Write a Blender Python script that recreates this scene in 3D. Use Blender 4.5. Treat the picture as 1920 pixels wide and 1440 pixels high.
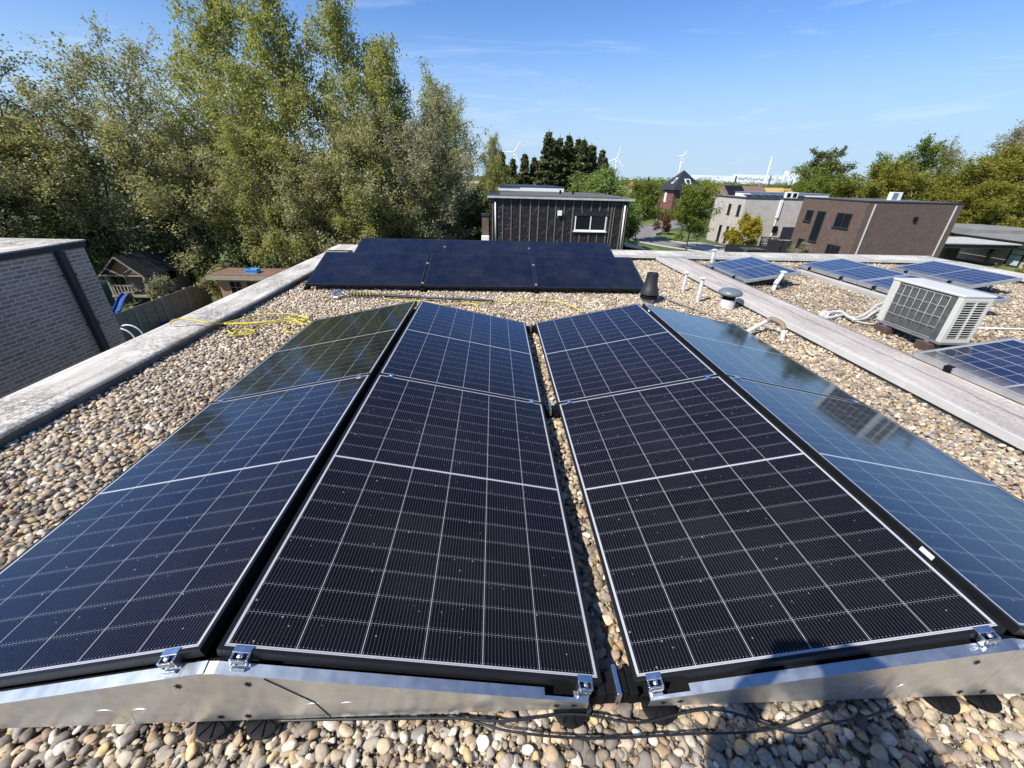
import bpy, math, random
import numpy as np
from mathutils import Vector, Matrix
R = math.radians
scene = bpy.context.scene
for o in list(bpy.data.objects): bpy.data.objects.remove(o)
COL = scene.collection

# ------------------------------------------------------------------ camera
PITCH, YAW, ROLL = 0.479, 0.0523, 0.0277
CAM = Vector((-0.399, -0.687, 1.523))
FPX = 750.0
fwd = Vector((math.sin(YAW)*math.cos(PITCH), math.cos(YAW)*math.cos(PITCH), -math.sin(PITCH)))
rgt = Vector((math.cos(YAW), -math.sin(YAW), 0)); up0 = rgt.cross(fwd)
r2 = rgt*math.cos(ROLL)+up0*math.sin(ROLL); u2 = -rgt*math.sin(ROLL)+up0*math.cos(ROLL)
cam_d = bpy.data.cameras.new('camera'); cam = bpy.data.objects.new('camera', cam_d); COL.objects.link(cam)
M3 = Matrix((r2, u2, -fwd)).transposed()
cam.matrix_world = Matrix.Translation(CAM) @ M3.to_4x4()
cam_d.sensor_width = 36; cam_d.lens = 36*FPX/1920; cam_d.clip_start = 0.005; cam_d.clip_end = 9000
scene.camera = cam
def at(px, py, z):
    """point of the photograph brought to its real height in the scene"""
    d = r2*((px-960)/FPX) - u2*((py-720)/FPX) + fwd
    return CAM + d*((z-CAM.z)/d.z)
def aty(px, py, y):
    d = r2*((px-960)/FPX) - u2*((py-720)/FPX) + fwd
    return CAM + d*((y-CAM.y)/d.y)

# ------------------------------------------------------------------ light
SHX, SHY = 0.73, 0.54                        # shadow shift per metre of height
sun_dir = Vector((-SHX, -SHY, 1)).normalized()
ELEV = math.asin(sun_dir.z); AZ = math.atan2(sun_dir.x, sun_dir.y)
sd = bpy.data.lights.new('sun', 'SUN'); sd.energy = 4.6; sd.angle = R(0.53); sd.color = (1.0, 0.955, 0.88)
sun = bpy.data.objects.new('sun', sd); COL.objects.link(sun)
sun.rotation_euler = sun_dir.to_track_quat('Z', 'Y').to_euler()
w = bpy.data.worlds.new('World'); scene.world = w; w.use_nodes = True
nt = w.node_tree; nt.nodes.clear()
def WN(t, **k):
    n = nt.nodes.new(t)
    for a, b in k.items(): setattr(n, a, b)
    return n
sky = WN('ShaderNodeTexSky', sky_type='NISHITA', sun_disc=False, sun_elevation=ELEV, sun_rotation=AZ,
         altitude=300, air_density=1.0, dust_density=0.15, ozone_density=3.0)
tc = WN('ShaderNodeTexCoord'); mp = WN('ShaderNodeMapping')
mp.inputs['Scale'].default_value = (1.2, 2.4, 9.0); mp.inputs['Rotation'].default_value = (0.1, -0.12, 0.6)
no = WN('ShaderNodeTexNoise'); no.inputs['Scale'].default_value = 2.1; no.inputs['Detail'].default_value = 7
no.inputs['Roughness'].default_value = 0.62; no.inputs['Distortion'].default_value = 0.9
cr = WN('ShaderNodeValToRGB'); cr.color_ramp.elements[0].position = 0.55; cr.color_ramp.elements[1].position = 0.90
cr.color_ramp.elements[1].color = (0.42, 0.42, 0.42, 1)
mx = WN('ShaderNodeMix', data_type='RGBA'); mx.inputs['B'].default_value = (7.6, 8.0, 8.6, 1)
# clear spring air: the band above the horizon stays pale blue
sx = WN('ShaderNodeSeparateXYZ'); hz = WN('ShaderNodeMapRange', interpolation_type='SMOOTHERSTEP'); hz.inputs['From Min'].default_value = 0.0; hz.inputs['From Max'].default_value = 0.30
hz.inputs['To Min'].default_value = 0.88; hz.inputs['To Max'].default_value = 0.0
hm = WN('ShaderNodeMix', data_type='RGBA'); hm.inputs['B'].default_value = (3.5, 4.7, 6.1, 1)
wb = WN('ShaderNodeMix', data_type='RGBA', blend_type='MULTIPLY'); wb.inputs['Factor'].default_value = 1.0; wb.inputs['B'].default_value = (0.68, 0.90, 1.20, 1)
bg = WN('ShaderNodeBackground'); bg.inputs['Strength'].default_value = 0.097
out = WN('ShaderNodeOutputWorld'); L = nt.links.new
L(tc.outputs['Generated'], mp.inputs['Vector']); L(mp.outputs[0], no.inputs['Vector']); L(no.outputs['Fac'], cr.inputs[0])
L(tc.outputs['Generated'], sx.inputs[0]); L(sx.outputs['Z'], hz.inputs['Value']); L(hz.outputs[0], hm.inputs['Factor']); L(sky.outputs[0], wb.inputs['A']); L(wb.outputs['Result'], hm.inputs['A'])
L(cr.outputs[0], mx.inputs['Factor']); L(hm.outputs['Result'], mx.inputs['A']); L(mx.outputs['Result'], bg.inputs[0]); L(bg.outputs[0], out.inputs[0])
scene.view_settings.view_transform = 'Standard'; scene.view_settings.look = 'None'
scene.view_settings.exposure = 0.58; scene.view_settings.gamma = 1.0
scene.cycles.max_bounces = 8; scene.cycles.transparent_max_bounces = 8

# ------------------------------------------------------------------ helpers
class G:
    """small node-graph writer"""
    def __init__(s, name):
        s.m = bpy.data.materials.new(name); s.m.use_nodes = True; s.t = s.m.node_tree
        s.p = s.t.nodes['Principled BSDF']; s.out = s.t.nodes['Material Output']
    def n(s, typ, ins=None, **k):
        nd = s.t.nodes.new(typ)
        for a, b in k.items(): setattr(nd, a, b)
        for a, b in (ins or {}).items(): s.put(nd.inputs[a], b)
        return nd
    def put(s, sock, v):
        if isinstance(v, bpy.types.NodeSocket): s.t.links.new(v, sock)
        else: sock.default_value = v
    def math(s, op, a, b=0.0, c=None):
        nd = s.t.nodes.new('ShaderNodeMath'); nd.operation = op
        s.put(nd.inputs[0], a); s.put(nd.inputs[1], b)
        if c is not None: s.put(nd.inputs[2], c)
        return nd.outputs[0]
    def mix(s, f, a, b, mode='MIX'):
        nd = s.t.nodes.new('ShaderNodeMix'); nd.data_type = 'RGBA'; nd.blend_type = mode
        s.put(nd.inputs['Factor'], f); s.put(nd.inputs['A'], a); s.put(nd.inputs['B'], b)
        return nd.outputs['Result']
    def noise(s, scale, detail=4, rough=0.55, vec=None, out='Fac', dist=0.0):
        nd = s.n('ShaderNodeTexNoise', {'Scale': scale, 'Detail': detail, 'Roughness': rough, 'Distortion': dist})
        if vec is not None: s.put(nd.inputs['Vector'], vec)
        return nd.outputs[out]
    def ramp(s, f, stops):
        nd = s.t.nodes.new('ShaderNodeValToRGB'); e = nd.color_ramp.elements
        while len(e) < len(stops): e.new(0.5)
        for x, (p, c) in zip(e, stops):
            x.position = p; x.color = (c, c, c, 1) if isinstance(c, (int, float)) else (*c, 1)
        s.put(nd.inputs[0], f); return nd.outputs[0]
    def bump(s, h, strength=0.3, dist=0.01):
        nd = s.n('ShaderNodeBump', {'Height': h, 'Strength': strength, 'Distance': dist})
        s.t.links.new(nd.outputs[0], s.p.inputs['Normal'])
    def obj(s): return s.n('ShaderNodeTexCoord').outputs['Object']
    def uv(s): return s.n('ShaderNodeTexCoord').outputs['UV']
    def set(s, **k):
        nm = {'base': 'Base Color', 'rough': 'Roughness', 'metal': 'Metallic', 'spec': 'Specular IOR Level', 'coat': 'Coat Weight', 'ior': 'IOR'}
        for a, b in k.items():
            if isinstance(b, tuple) and len(b) == 3: b = (*b, 1)
            s.put(s.p.inputs[nm[a]], b)
        return s
def flat(name, c, rough=0.6, metal=0.0, var=0.15, scale=6.0, bump=0.0, bscale=40, spec=0.5):
    g = G(name); o = g.obj(); n = g.noise(scale, 5, 0.6, o)
    dk = tuple(x*(1-var) for x in c); lt = tuple(min(1, x*(1+var)) for x in c)
    g.set(base=g.ramp(n, [(0.3, dk), (0.7, lt)]), rough=g.math('MULTIPLY_ADD', n, 0.16, rough-0.08), metal=metal, spec=spec)
    if bump: g.bump(g.noise(bscale, 4, 0.6, o), bump, 0.01)
    return g.m

class MB:
    def __init__(s): s.v = []; s.f = []; s.uvs = {}
    def quad(s, *p, uv=None):
        i = len(s.v); s.v += [tuple(x) for x in p]; s.f.append(tuple(range(i, i+len(p))))
        if uv: s.uvs[len(s.f)-1] = uv
        return s
    def box(s, x0, x1, y0, y1, z0, z1, M=None):
        c = [(x0,y0,z0),(x1,y0,z0),(x1,y1,z0),(x0,y1,z0),(x0,y0,z1),(x1,y0,z1),(x1,y1,z1),(x0,y1,z1)]
        if M is not None: c = [tuple(M @ Vector(q)) for q in c]
        i = len(s.v); s.v += c
        s.f += [tuple(i+k for k in q) for q in ((0,3,2,1),(4,5,6,7),(0,1,5,4),(1,2,6,5),(2,3,7,6),(3,0,4,7))]
        return s
    def prism(s, poly, z0, z1, M=None):
        """polygon (x,y) extruded from z0 to z1 (counter-clockwise from above)"""
        n = len(poly); c = [(x, y, z0) for x, y in poly]+[(x, y, z1) for x, y in poly]
        if M is not None: c = [tuple(M @ Vector(q)) for q in c]
        i = len(s.v); s.v += c
        s.f.append(tuple(i+k for k in reversed(range(n)))); s.f.append(tuple(i+n+k for k in range(n)))
        for k in range(n): s.f.append((i+k, i+(k+1) % n, i+n+(k+1) % n, i+n+k))
        return s
    def tube(s, pts, r, n=8, cap=True):
        pts = [Vector(p) for p in pts]; rr = r if isinstance(r, (list, tuple)) else [r]*len(pts)
        i0 = len(s.v); prev = None
        for k, p in enumerate(pts):
            d = (pts[min(k+1, len(pts)-1)]-pts[max(k-1, 0)]).normalized()
            if prev is None:
                a = d.orthogonal().normalized()
            else:
                a = (prev - d*prev.dot(d)); a = a.normalized() if a.length > 1e-6 else d.orthogonal().normalized()
            prev = a; b = d.cross(a)
            for j in range(n):
                t = 2*math.pi*j/n; s.v.append(tuple(p+(a*math.cos(t)+b*math.sin(t))*rr[k]))
        for k in range(len(pts)-1):
            for j in range(n):
                a0 = i0+k*n+j; b0 = i0+k*n+(j+1) % n; s.f.append((a0, b0, b0+n, a0+n))
        if cap:
            s.f.append(tuple(i0+j for j in reversed(range(n)))); e = i0+(len(pts)-1)*n; s.f.append(tuple(e+j for j in range(n)))
        return s
    def lathe(s, prof, cx, cy, n=24, M=None):
        i0 = len(s.v)
        for r, z in prof:
            for j in range(n):
                t = 2*math.pi*j/n; q = (cx+r*math.cos(t), cy+r*math.sin(t), z)
                s.v.append(tuple(M @ Vector(q)) if M is not None else q)
        for k in range(len(prof)-1):
            for j in range(n):
                a0 = i0+k*n+j; b0 = i0+k*n+(j+1) % n; s.f.append((a0, b0, b0+n, a0+n))
        s.f.append(tuple(i0+j for j in reversed(range(n)))); e = i0+(len(prof)-1)*n; s.f.append(tuple(e+j for j in range(n)))
        return s
    def build(s, name, mat, parent=None, smooth=False, bevel=0.0, kind=None):
        off = np.array(parent_loc(parent)) if parent else np.zeros(3)
        V = np.array(s.v, float)-off
        me = bpy.data.meshes.new(name); me.from_pydata(V.tolist(), [], s.f)
        uvl = me.uv_layers.new(name='UVMap'); uvd = np.zeros((len(me.loops), 2)); W = V+off
        for pi, p in enumerate(me.polygons):
            if pi in s.uvs:
                for li, q in zip(p.loop_indices, s.uvs[pi]): uvd[li] = q
            else:
                nx, ny, nz = (abs(c) for c in p.normal)
                if nz >= max(nx, ny): a, b = 0, 1
                elif nx >= ny: a, b = 1, 2
                else: a, b = 0, 2
                for li, vi in zip(p.loop_indices, p.vertices): uvd[li] = (W[vi][a], W[vi][b])
        uvl.data.foreach_set('uv', uvd.ravel())
        me.materials.append(mat); me.update()
        if smooth: me.shade_smooth() if smooth is True else me.set_sharp_from_angle(angle=R(smooth))
        o = bpy.data.objects.new(name, me); COL.objects.link(o)
        if parent: o.parent = parent
        if smooth and smooth is not True:
            for p in me.polygons: p.use_smooth = True
        if bevel:
            b = o.modifiers.new('bevel', 'BEVEL'); b.width = bevel; b.segments = 2; b.limit_method = 'ANGLE'
        if kind: o['kind'] = kind
        return o
def parent_loc(o):
    l = Vector((0, 0, 0))
    while o: l += o.location; o = o.parent
    return l
def tag(o, label, cat, group=None):
    o['label'] = label; o['category'] = cat
    if group: o['group'] = group
    return o
def thing(name, label, cat, loc=(0, 0, 0), group=None):
    o = bpy.data.objects.new(name, None); o.empty_display_size = 0.1; COL.objects.link(o); o.location = loc
    return tag(o, label, cat, group)
def copy_thing(o, loc=None, rot=None, scale=None, label=None):
    def rec(s, par):
        c = s.copy(); COL.objects.link(c)
        if par: c.parent = par
        for ch in s.children: rec(ch, c)
        return c
    c = rec(o, None)
    if loc is not None: c.location = loc
    if rot is not None: c.rotation_euler = rot
    if scale is not None: c.scale = scale
    if label: c['label'] = label
    return c
def np_mesh(name, V, F, mat, parent=None, smooth=True, col=None, kind=None, tint=None):
    me = bpy.data.meshes.new(name); V = np.asarray(V, np.float32); F = np.asarray(F, np.int32); k = F.shape[1]
    me.vertices.add(len(V)); me.vertices.foreach_set('co', V.ravel())
    me.loops.add(F.size); me.loops.foreach_set('vertex_index', F.ravel())
    me.polygons.add(len(F)); me.polygons.foreach_set('loop_start', np.arange(0, F.size, k, dtype=np.int32))
    me.polygons.foreach_set('loop_total', np.full(len(F), k, np.int32))
    if smooth: me.polygons.foreach_set('use_smooth', np.ones(len(F), bool))
    if col is not None:
        a = me.color_attributes.new('tint', 'FLOAT_COLOR', 'POINT'); a.data.foreach_set('color', np.asarray(col, np.float32).ravel())
    me.materials.append(mat); me.update(calc_edges=True); me.validate()
    o = bpy.data.objects.new(name, me); COL.objects.link(o)
    if parent: o.parent = parent
    if kind: o['kind'] = kind
    return o

# ------------------------------------------------------------------ materials
def mat_panel(name, cell, line, W, Ln, ncol, nrow, mid, border, grid=1.0, bus=True, dirt_sheen=0.0, film_=0.035, f0=0.014, tint=(0.78, 0.94, 1.14, 1), lowdirt=0.0, lw=0.00095, rw=0.00058):
    """cells of a solar panel; UV is metres from the panel's centre, v along the long side"""
    g = G(name); sep = g.n('ShaderNodeSeparateXYZ', {0: g.uv()}); u, v = sep.outputs[0], sep.outputs[1]
    au = g.math('ABSOLUTE', u); av = g.math('ABSOLUTE', v)
    pu = (W-2*border)/ncol; pv = (Ln/2-border-mid)/(nrow/2)
    def edge(c, off, per):
        fr = g.math('FRACT', g.math('DIVIDE', g.math('SUBTRACT', c, off), per))
        return g.math('MULTIPLY', g.math('MINIMUM', fr, g.math('SUBTRACT', 1.0, fr)), per)
    du = edge(u, -W/2+border, pu); dv = edge(av, mid, pv)
    mcol = g.math('LESS_THAN', du, lw); mrow = g.math('MULTIPLY', g.math('LESS_THAN', dv, rw), 0.48)
    mmid = g.math('LESS_THAN', av, mid); mb = g.math('MAXIMUM', g.math('GREATER_THAN', au, W/2-border), g.math('GREATER_THAN', av, Ln/2-border))
    m = g.math('MAXIMUM', g.math('MAXIMUM', mcol, mrow), g.math('MAXIMUM', mmid, mb))
    rib = g.math('LESS_THAN', g.math('ABSOLUTE', g.math('SUBTRACT', av, Ln/2-border*0.52)), border*0.17)
    o = g.obj()
    cellid = g.n('ShaderNodeTexWhiteNoise', {'Vector': g.n('ShaderNodeCombineXYZ', {0: g.math('FLOOR', g.math('DIVIDE', g.math('ADD', u, W/2-border), pu)), 1: g.math('FLOOR', g.math('DIVIDE', v, pv))}).outputs[0]}, noise_dimensions='2D').outputs['Value']
    if dirt_sheen > 1: pass
    c0 = tuple(x*0.75 for x in cell); c1 = tuple(x*1.35 for x in cell)
    base = g.ramp(cellid, [(0.0, c0), (1.0, c1)])
    if bus:
        db = edge(u, -W/2+border+pu/32, pu/16)
        mbus = g.math('MULTIPLY', g.math('LESS_THAN', db, 0.0004), 0.20)
        dots = g.math('MULTIPLY', g.math('LESS_THAN', db, 0.0009), g.math('MULTIPLY', g.math('LESS_THAN', g.math('ABSOLUTE', g.math('SUBTRACT', dv, 0.0058)), 0.0010), 0.65))
        base = g.mix(g.math('MAXIMUM', mbus, dots), base, (0.42, 0.44, 0.5, 1))
    base = g.mix(g.math('MULTIPLY', m, grid), base, (*line, 1))
    if grid > 0.9 and bus: base = g.mix(g.math('MULTIPLY', rib, 0.75), base, (0.2, 0.2, 0.24, 1))
    n1 = g.noise(3.0, 6, 0.62, o)
    if dirt_sheen:
        d = g.math('MULTIPLY', g.ramp(n1, [(0.40, 0.0), (0.75, 1.0)]), dirt_sheen)
        base = g.mix(d, base, (0.23, 0.22, 0.2, 1))
    if lowdirt:
        ed = g.math('SUBTRACT', 1.0, g.math('DIVIDE', g.math('ADD', u, W/2), 0.16)); nd_ = g.noise(14, 5, 0.7, o)
        base = g.mix(g.math('MULTIPLY', g.math('MAXIMUM', ed, 0.0), g.math('MULTIPLY', nd_, lowdirt)), base, (0.25, 0.22, 0.17, 1))
    # rain drops dried on the glass
    vo = g.n('ShaderNodeTexVoronoi', {'Vector': o, 'Scale': 42.0, 'Randomness': 1.0}, voronoi_dimensions='3D')
    pick = g.math('GREATER_THAN', g.n('ShaderNodeSeparateColor', {0: vo.outputs['Color']}).outputs[0], 0.72)
    size = g.math('MULTIPLY', g.n('ShaderNodeSeparateColor', {0: vo.outputs['Color']}).outputs[1], 0.17)
    drop = g.math('MULTIPLY', pick, g.math('GREATER_THAN', size, vo.outputs['Distance']))
    base = g.mix(g.math('MULTIPLY', drop, 0.28), base, (0.6, 0.6, 0.62, 1))
    # anti-reflective solar glass: hardly any mirror head-on, bluish and strong at grazing angles
    ws = g.noise(1.3, 5, 0.65, g.n('ShaderNodeMapping', {'Vector': o, 'Scale': (1, 1, 1), 'Location': (3.1, 1.7, 0)}).outputs[0])
    film = g.math('MULTIPLY', g.ramp(ws, [(0.45, 0.0), (0.72, 1.0)]), film_)
    base = g.mix(film, base, (0.16, 0.155, 0.15, 1))
    bmp = g.n('ShaderNodeBump', {'Height': g.math('MULTIPLY', drop, g.math('SUBTRACT', 0.15, vo.outputs['Distance'])), 'Strength': 0.5, 'Distance': 0.004})
    fc = g.n('ShaderNodeLayerWeight', {'Blend': 0.5, 'Normal': bmp.outputs[0]}).outputs['Facing']
    fr = g.math('MULTIPLY_ADD', g.math('POWER', fc, 4.4), 0.96, f0)
    df = g.n('ShaderNodeBsdfDiffuse', {'Color': base}); gl = g.n('ShaderNodeBsdfGlossy', {'Color': tint, 'Roughness': g.math('MULTIPLY_ADD', n1, 0.08, 0.035), 'Normal': bmp.outputs[0]})
    ms = g.n('ShaderNodeMixShader', {0: fr, 1: df.outputs[0], 2: gl.outputs[0]}); g.t.nodes.remove(g.p); g.t.links.new(ms.outputs[0], g.out.inputs[0])
    return g.m

PW, PL = 1.110, 1.7224
M_panel = mat_panel('mono_cells', (0.0050, 0.0042, 0.0060), (0.42, 0.42, 0.43), PW, PL, 6, 18, 0.0046, 0.0080)
M_black = mat_panel('black_cells', (0.005, 0.0055, 0.011), (0.03, 0.032, 0.045), 0.975, 1.625, 6, 10, 0.001, 0.012, grid=0.55, bus=False, dirt_sheen=0.045, f0=0.035, film_=0.07)  # grey dirt and film also paint in the faint sheen of the cells
M_poly = mat_panel('poly_cells', (0.012, 0.017, 0.044), (0.36, 0.37, 0.40), 0.8, 1.36, 6, 10, 0.008, 0.012, bus=False, dirt_sheen=0.07, lw=0.003, rw=0.003, f0=0.03, film_=0.08, lowdirt=1.2, tint=(0.9, 0.96, 1.02, 1))
M_frame = flat('black_anodised_frame', (0.010, 0.010, 0.011), 0.42, 0.0, 0.2, spec=0.3)
M_blackp = flat('black_plastic', (0.006, 0.006, 0.0065), 0.65, 0.0, 0.3, 20, 0.15, spec=0.18)
M_alu = flat('weathered_aluminium', (0.56, 0.56, 0.54), 0.42, 0.75, 0.12, 9, 0.05)
M_clamp = flat('zinc_clamp', (0.72, 0.75, 0.78), 0.28, 1.0, 0.1, 30, 0.1, 60)
M_sticker = flat('white_sticker', (0.7, 0.7, 0.74), 0.5, 0, 0.05)
def mat_galv():
    g = G('galvanised_steel'); o = g.obj()
    mpn = g.n('ShaderNodeMapping', {'Vector': o, 'Scale': (1.0, 1.0, 0.45)}); n = g.noise(11.0, 1, 0.4, mpn.outputs[0]); f = g.noise(30, 4, 0.6, o)
    g.set(base=g.ramp(f, [(0.35, (0.74, 0.77, 0.78)), (0.7, (0.84, 0.87, 0.89))]), metal=1.0, rough=g.math('MULTIPLY_ADD', f, 0.12, 0.36))
    g.bump(n, 0.6, 0.02); return g.m
M_galv = mat_galv()
def mat_flange():
    g = G('galvanised_flange'); o = g.obj(); f = g.noise(22, 5, 0.6, o)
    g.set(base=g.ramp(f, [(0.35, (0.42, 0.46, 0.50)), (0.7, (0.52, 0.56, 0.60))]), metal=1.0, rough=g.math('MULTIPLY_ADD', f, 0.12, 0.34)); g.bump(g.noise(160, 3, 0.6, o), 0.05, 0.002); return g.m
M_flange = mat_flange()
def mat_gravel(name, dark):
    g = G(name); at_ = g.n('ShaderNodeVertexColor', layer_name='tint').outputs[0]; o = g.obj()
    n = g.noise(90, 5, 0.7, o); n2 = g.noise(260, 3, 0.6, o); big = g.noise(1.7, 4, 0.6, o)
    c = g.mix(1.0, at_, g.ramp(n, [(0.3, (0.72, 0.69, 0.64)), (0.65, (1.12, 1.08, 1.03))]), 'MULTIPLY')
    c = g.mix(g.ramp(big, [(0.45, 0.0), (0.75, dark)]), c, g.mix(1.0, c, (0.42, 0.36, 0.33, 1), 'MULTIPLY'))
    g.set(base=c, rough=0.66, spec=0.3); g.bump(n2, 0.3, 0.003); return g.m
M_gravel = mat_gravel('river_pebbles', 0.45); M_gravel2 = mat_gravel('mossy_pebbles', 1.0)
def mat_bed():
    g = G('gravel_bed'); o = g.obj(); n = g.noise(60, 5, 0.7, o)
    g.set(base=g.ramp(n, [(0.3, (0.05, 0.043, 0.035)), (0.7, (0.17, 0.15, 0.12))]), rough=0.9); g.bump(n, 0.8, 0.02); return g.m
M_bed = mat_bed()
def mat_membrane(name, streak, c0=(0.33, 0.30, 0.255), c1=(0.68, 0.635, 0.56), crack=False):
    g = G(name); o = g.obj()
    mpn = g.n('ShaderNodeMapping', {'Vector': o, 'Scale': (2.6, 0.55, 1.0)}); n = g.noise(2.3, 8, 0.68, mpn.outputs[0], dist=0.5)
    n2 = g.noise(34, 6, 0.72, o); n3 = g.noise(0.9, 3, 0.5, o)
    c = g.ramp(n, [(0.30, c0), (0.62, c1)])
    c = g.mix(g.math('MULTIPLY', g.ramp(n2, [(0.43, 0.0), (0.57, 1.0)]), g.ramp(n3, [(0.40, 0.08), (0.58, streak)])), c, (0.10, 0.092, 0.08, 1))
    if crack:
        sp_ = g.n('ShaderNodeSeparateXYZ', {0: o}); nw = g.noise(1.6, 4, 0.6, g.n('ShaderNodeMapping', {'Vector': o, 'Scale': (0.02, 1, 1)}).outputs[0]); nb = g.noise(9, 4, 0.6, o)
        off = g.math('ABSOLUTE', g.math('ADD', sp_.outputs[0], g.math('MULTIPLY_ADD', nw, 0.16, -0.11)))
        line = g.math('LESS_THAN', off, g.math('MULTIPLY', nb, 0.030)); c = g.mix(g.math('MULTIPLY', line, 0.6), c, (0.17, 0.15, 0.135, 1))
        mpx = g.n('ShaderNodeMapping', {'Vector': o, 'Scale': (1.5, 26, 1), 'Rotation': (0, 0, 0.5)}); sc_ = g.noise(3.0, 3, 0.7, mpx.outputs[0]); c = g.mix(g.math('MULTIPLY', g.ramp(sc_, [(0.62, 0.0), (0.68, 1.0)]), 0.5), c, (0.16, 0.14, 0.125, 1))
    g.set(base=c, rough=0.85, spec=0.15); g.bump(g.math('ADD', n2, n), 0.25, 0.008); return g.m
M_memb = mat_membrane('weathered_membrane', 0.75); M_memb2 = mat_membrane('pinkish_membrane', 0.35, (0.36, 0.315, 0.28), (0.54, 0.485, 0.44), True)
M_membd = flat('dark_bitumen', (0.10, 0.098, 0.09), 0.8, 0, 0.35, 7, 0.3, 50)
M_alutrim = flat('pale_edge_trim', (0.66, 0.65, 0.61), 0.5, 0.3, 0.1, 5)
def mat_brick(name, c1, c2, mortar, bw=0.21, bh=0.065, ms=0.012, bumpy=0.6):
    g = G(name); uv = g.uv(); n = g.noise(1.4, 5, 0.6, uv); n2 = g.noise(30, 4, 0.7, uv)
    b = g.n('ShaderNodeTexBrick', {'Vector': uv, 'Color1': (*c1, 1), 'Color2': (*c2, 1), 'Mortar': (*mortar, 1), 'Scale': 1.0, 'Mortar Size': ms,
        'Mortar Smooth': 0.25, 'Bias': 0.0, 'Brick Width': bw, 'Row Height': bh}); b.offset = 0.37; b.offset_frequency = 2; b.squash = 1.0
    c = g.mix(1.0, b.outputs[0], g.ramp(n2, [(0.3, (0.72,)*3), (0.7, (1.18,)*3)]), 'MULTIPLY')
    c = g.mix(0.6, c, g.ramp(n, [(0.35, (0.82,)*3), (0.65, (1.1,)*3)]), 'MULTIPLY')
    g.set(base=c, rough=0.85); g.bump(g.math('SUBTRACT', n2, g.math('MULTIPLY', b.outputs['Fac'], 2.0)), bumpy, 0.01); return g.m
M_br_grey = mat_brick('grey_brown_brick', (0.33, 0.25, 0.195), (0.50, 0.395, 0.315), (0.70, 0.59, 0.49))
M_br_brown = mat_brick('dark_brown_brick', (0.105, 0.066, 0.052), (0.175, 0.115, 0.092), (0.125, 0.092, 0.078))
M_br_white = mat_brick('cream_brick', (0.47, 0.43, 0.37), (0.62, 0.57, 0.50), (0.53, 0.49, 0.43))
M_br_red = mat_brick('red_brick', (0.17, 0.055, 0.045), (0.24, 0.085, 0.065), (0.2, 0.12, 0.1))
M_br_tan = mat_brick('tan_brick', (0.22, 0.15, 0.10), (0.30, 0.21, 0.15), (0.3, 0.26, 0.22))
M_pvc = flat('white_pvc', (0.60, 0.60, 0.57), 0.5, 0, 0.12, 14)
M_roofgrey = flat('grey_roofing', (0.20, 0.195, 0.18), 0.8, 0, 0.2, 0.6)
M_white = flat('white_paint', (0.78, 0.78, 0.75), 0.45, 0, 0.05)
M_offwhite = flat('offwhite_enamel', (0.56, 0.55, 0.495), 0.42, 0, 0.06, 5)
M_dkmetal = flat('anthracite_metal', (0.035, 0.04, 0.052), 0.42, 0.2, 0.2)
M_glass = G('window_glass').set(base=(0.012, 0.015, 0.018), rough=0.04).m
M_zinc = flat('zinc_pipe', (0.36, 0.38, 0.41), 0.45, 0.7, 0.12, 8)
def mat_wood(name, c, var=0.3, axis=0):
    g = G(name); o = g.obj(); sc = [3.0, 3.0, 3.0]; sc[axis] = 0.25
    mpn = g.n('ShaderNodeMapping', {'Vector': o, 'Scale': tuple(sc)}); n = g.noise(7, 6, 0.65, mpn.outputs[0])
    g.set(base=g.ramp(n, [(0.3, tuple(x*(1-var) for x in c)), (0.7, tuple(x*(1+var) for x in c))]), rough=0.8); g.bump(n, 0.3, 0.01); return g.m
M_wood_grey = mat_wood('weathered_timber', (0.26, 0.22, 0.165)); M_wood_fence = mat_wood('greenish_fence_timber', (0.19, 0.175, 0.125), 0.3, 1)
M_wood_warm = mat_wood('orange_timber', (0.30, 0.17, 0.085), 0.3, 2); M_batten = mat_wood('brown_batten', (0.165, 0.118, 0.092), 0.35, 2)
def mat_wrap():
    g = G('black_membrane_wrap'); o = g.obj(); mpn = g.n('ShaderNodeMapping', {'Vector': o, 'Scale': (1.6, 1, 0.9), 'Rotation': (0, R(35), 0)})
    n = g.noise(2.6, 4, 0.55, mpn.outputs[0], dist=1.2); g.set(base=(0.0125, 0.0125, 0.0135), rough=0.48); g.bump(n, 1.0, 0.10); return g.m
M_wrap = mat_wrap()
M_tile = flat('dark_roof_tile', (0.028, 0.030, 0.034), 0.55, 0, 0.3, 3)
M_tilebrown = flat('brown_roof_tile', (0.17, 0.11, 0.08), 0.7, 0, 0.3, 3)
M_tilered = flat('orange_roof_tile', (0.36, 0.12, 0.06), 0.7, 0, 0.2, 3)
M_asphalt = flat('asphalt', (0.19, 0.175, 0.16), 0.9, 0, 0.16, 0.8)
M_kerb = flat('concrete', (0.42, 0.41, 0.38), 0.85, 0, 0.15, 2, 0.2)
def mat_ground():
    g = G('grass_ground'); o = g.obj(); n = g.noise(0.05, 6, 0.65, o); n2 = g.noise(2.2, 6, 0.7, o)
    c = g.mix(n2, g.ramp(n, [(0.35, (0.06, 0.088, 0.02)), (0.65, (0.105, 0.13, 0.034))]), (0.045, 0.065, 0.017, 1)); g.set(base=c, rough=0.95); g.bump(n2, 0.6, 0.1); return g.m
M_ground = mat_ground()
M_lawn = flat('lawn', (0.11, 0.155, 0.03), 0.95, 0, 0.3, 1.5, 0.4, 8)
M_field = flat('ripe_field', (0.50, 0.34, 0.11), 0.95, 0, 0.12, 0.05)
M_soil = flat('bark_mulch', (0.13, 0.085, 0.05), 0.95, 0, 0.3, 3, 0.4)
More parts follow.
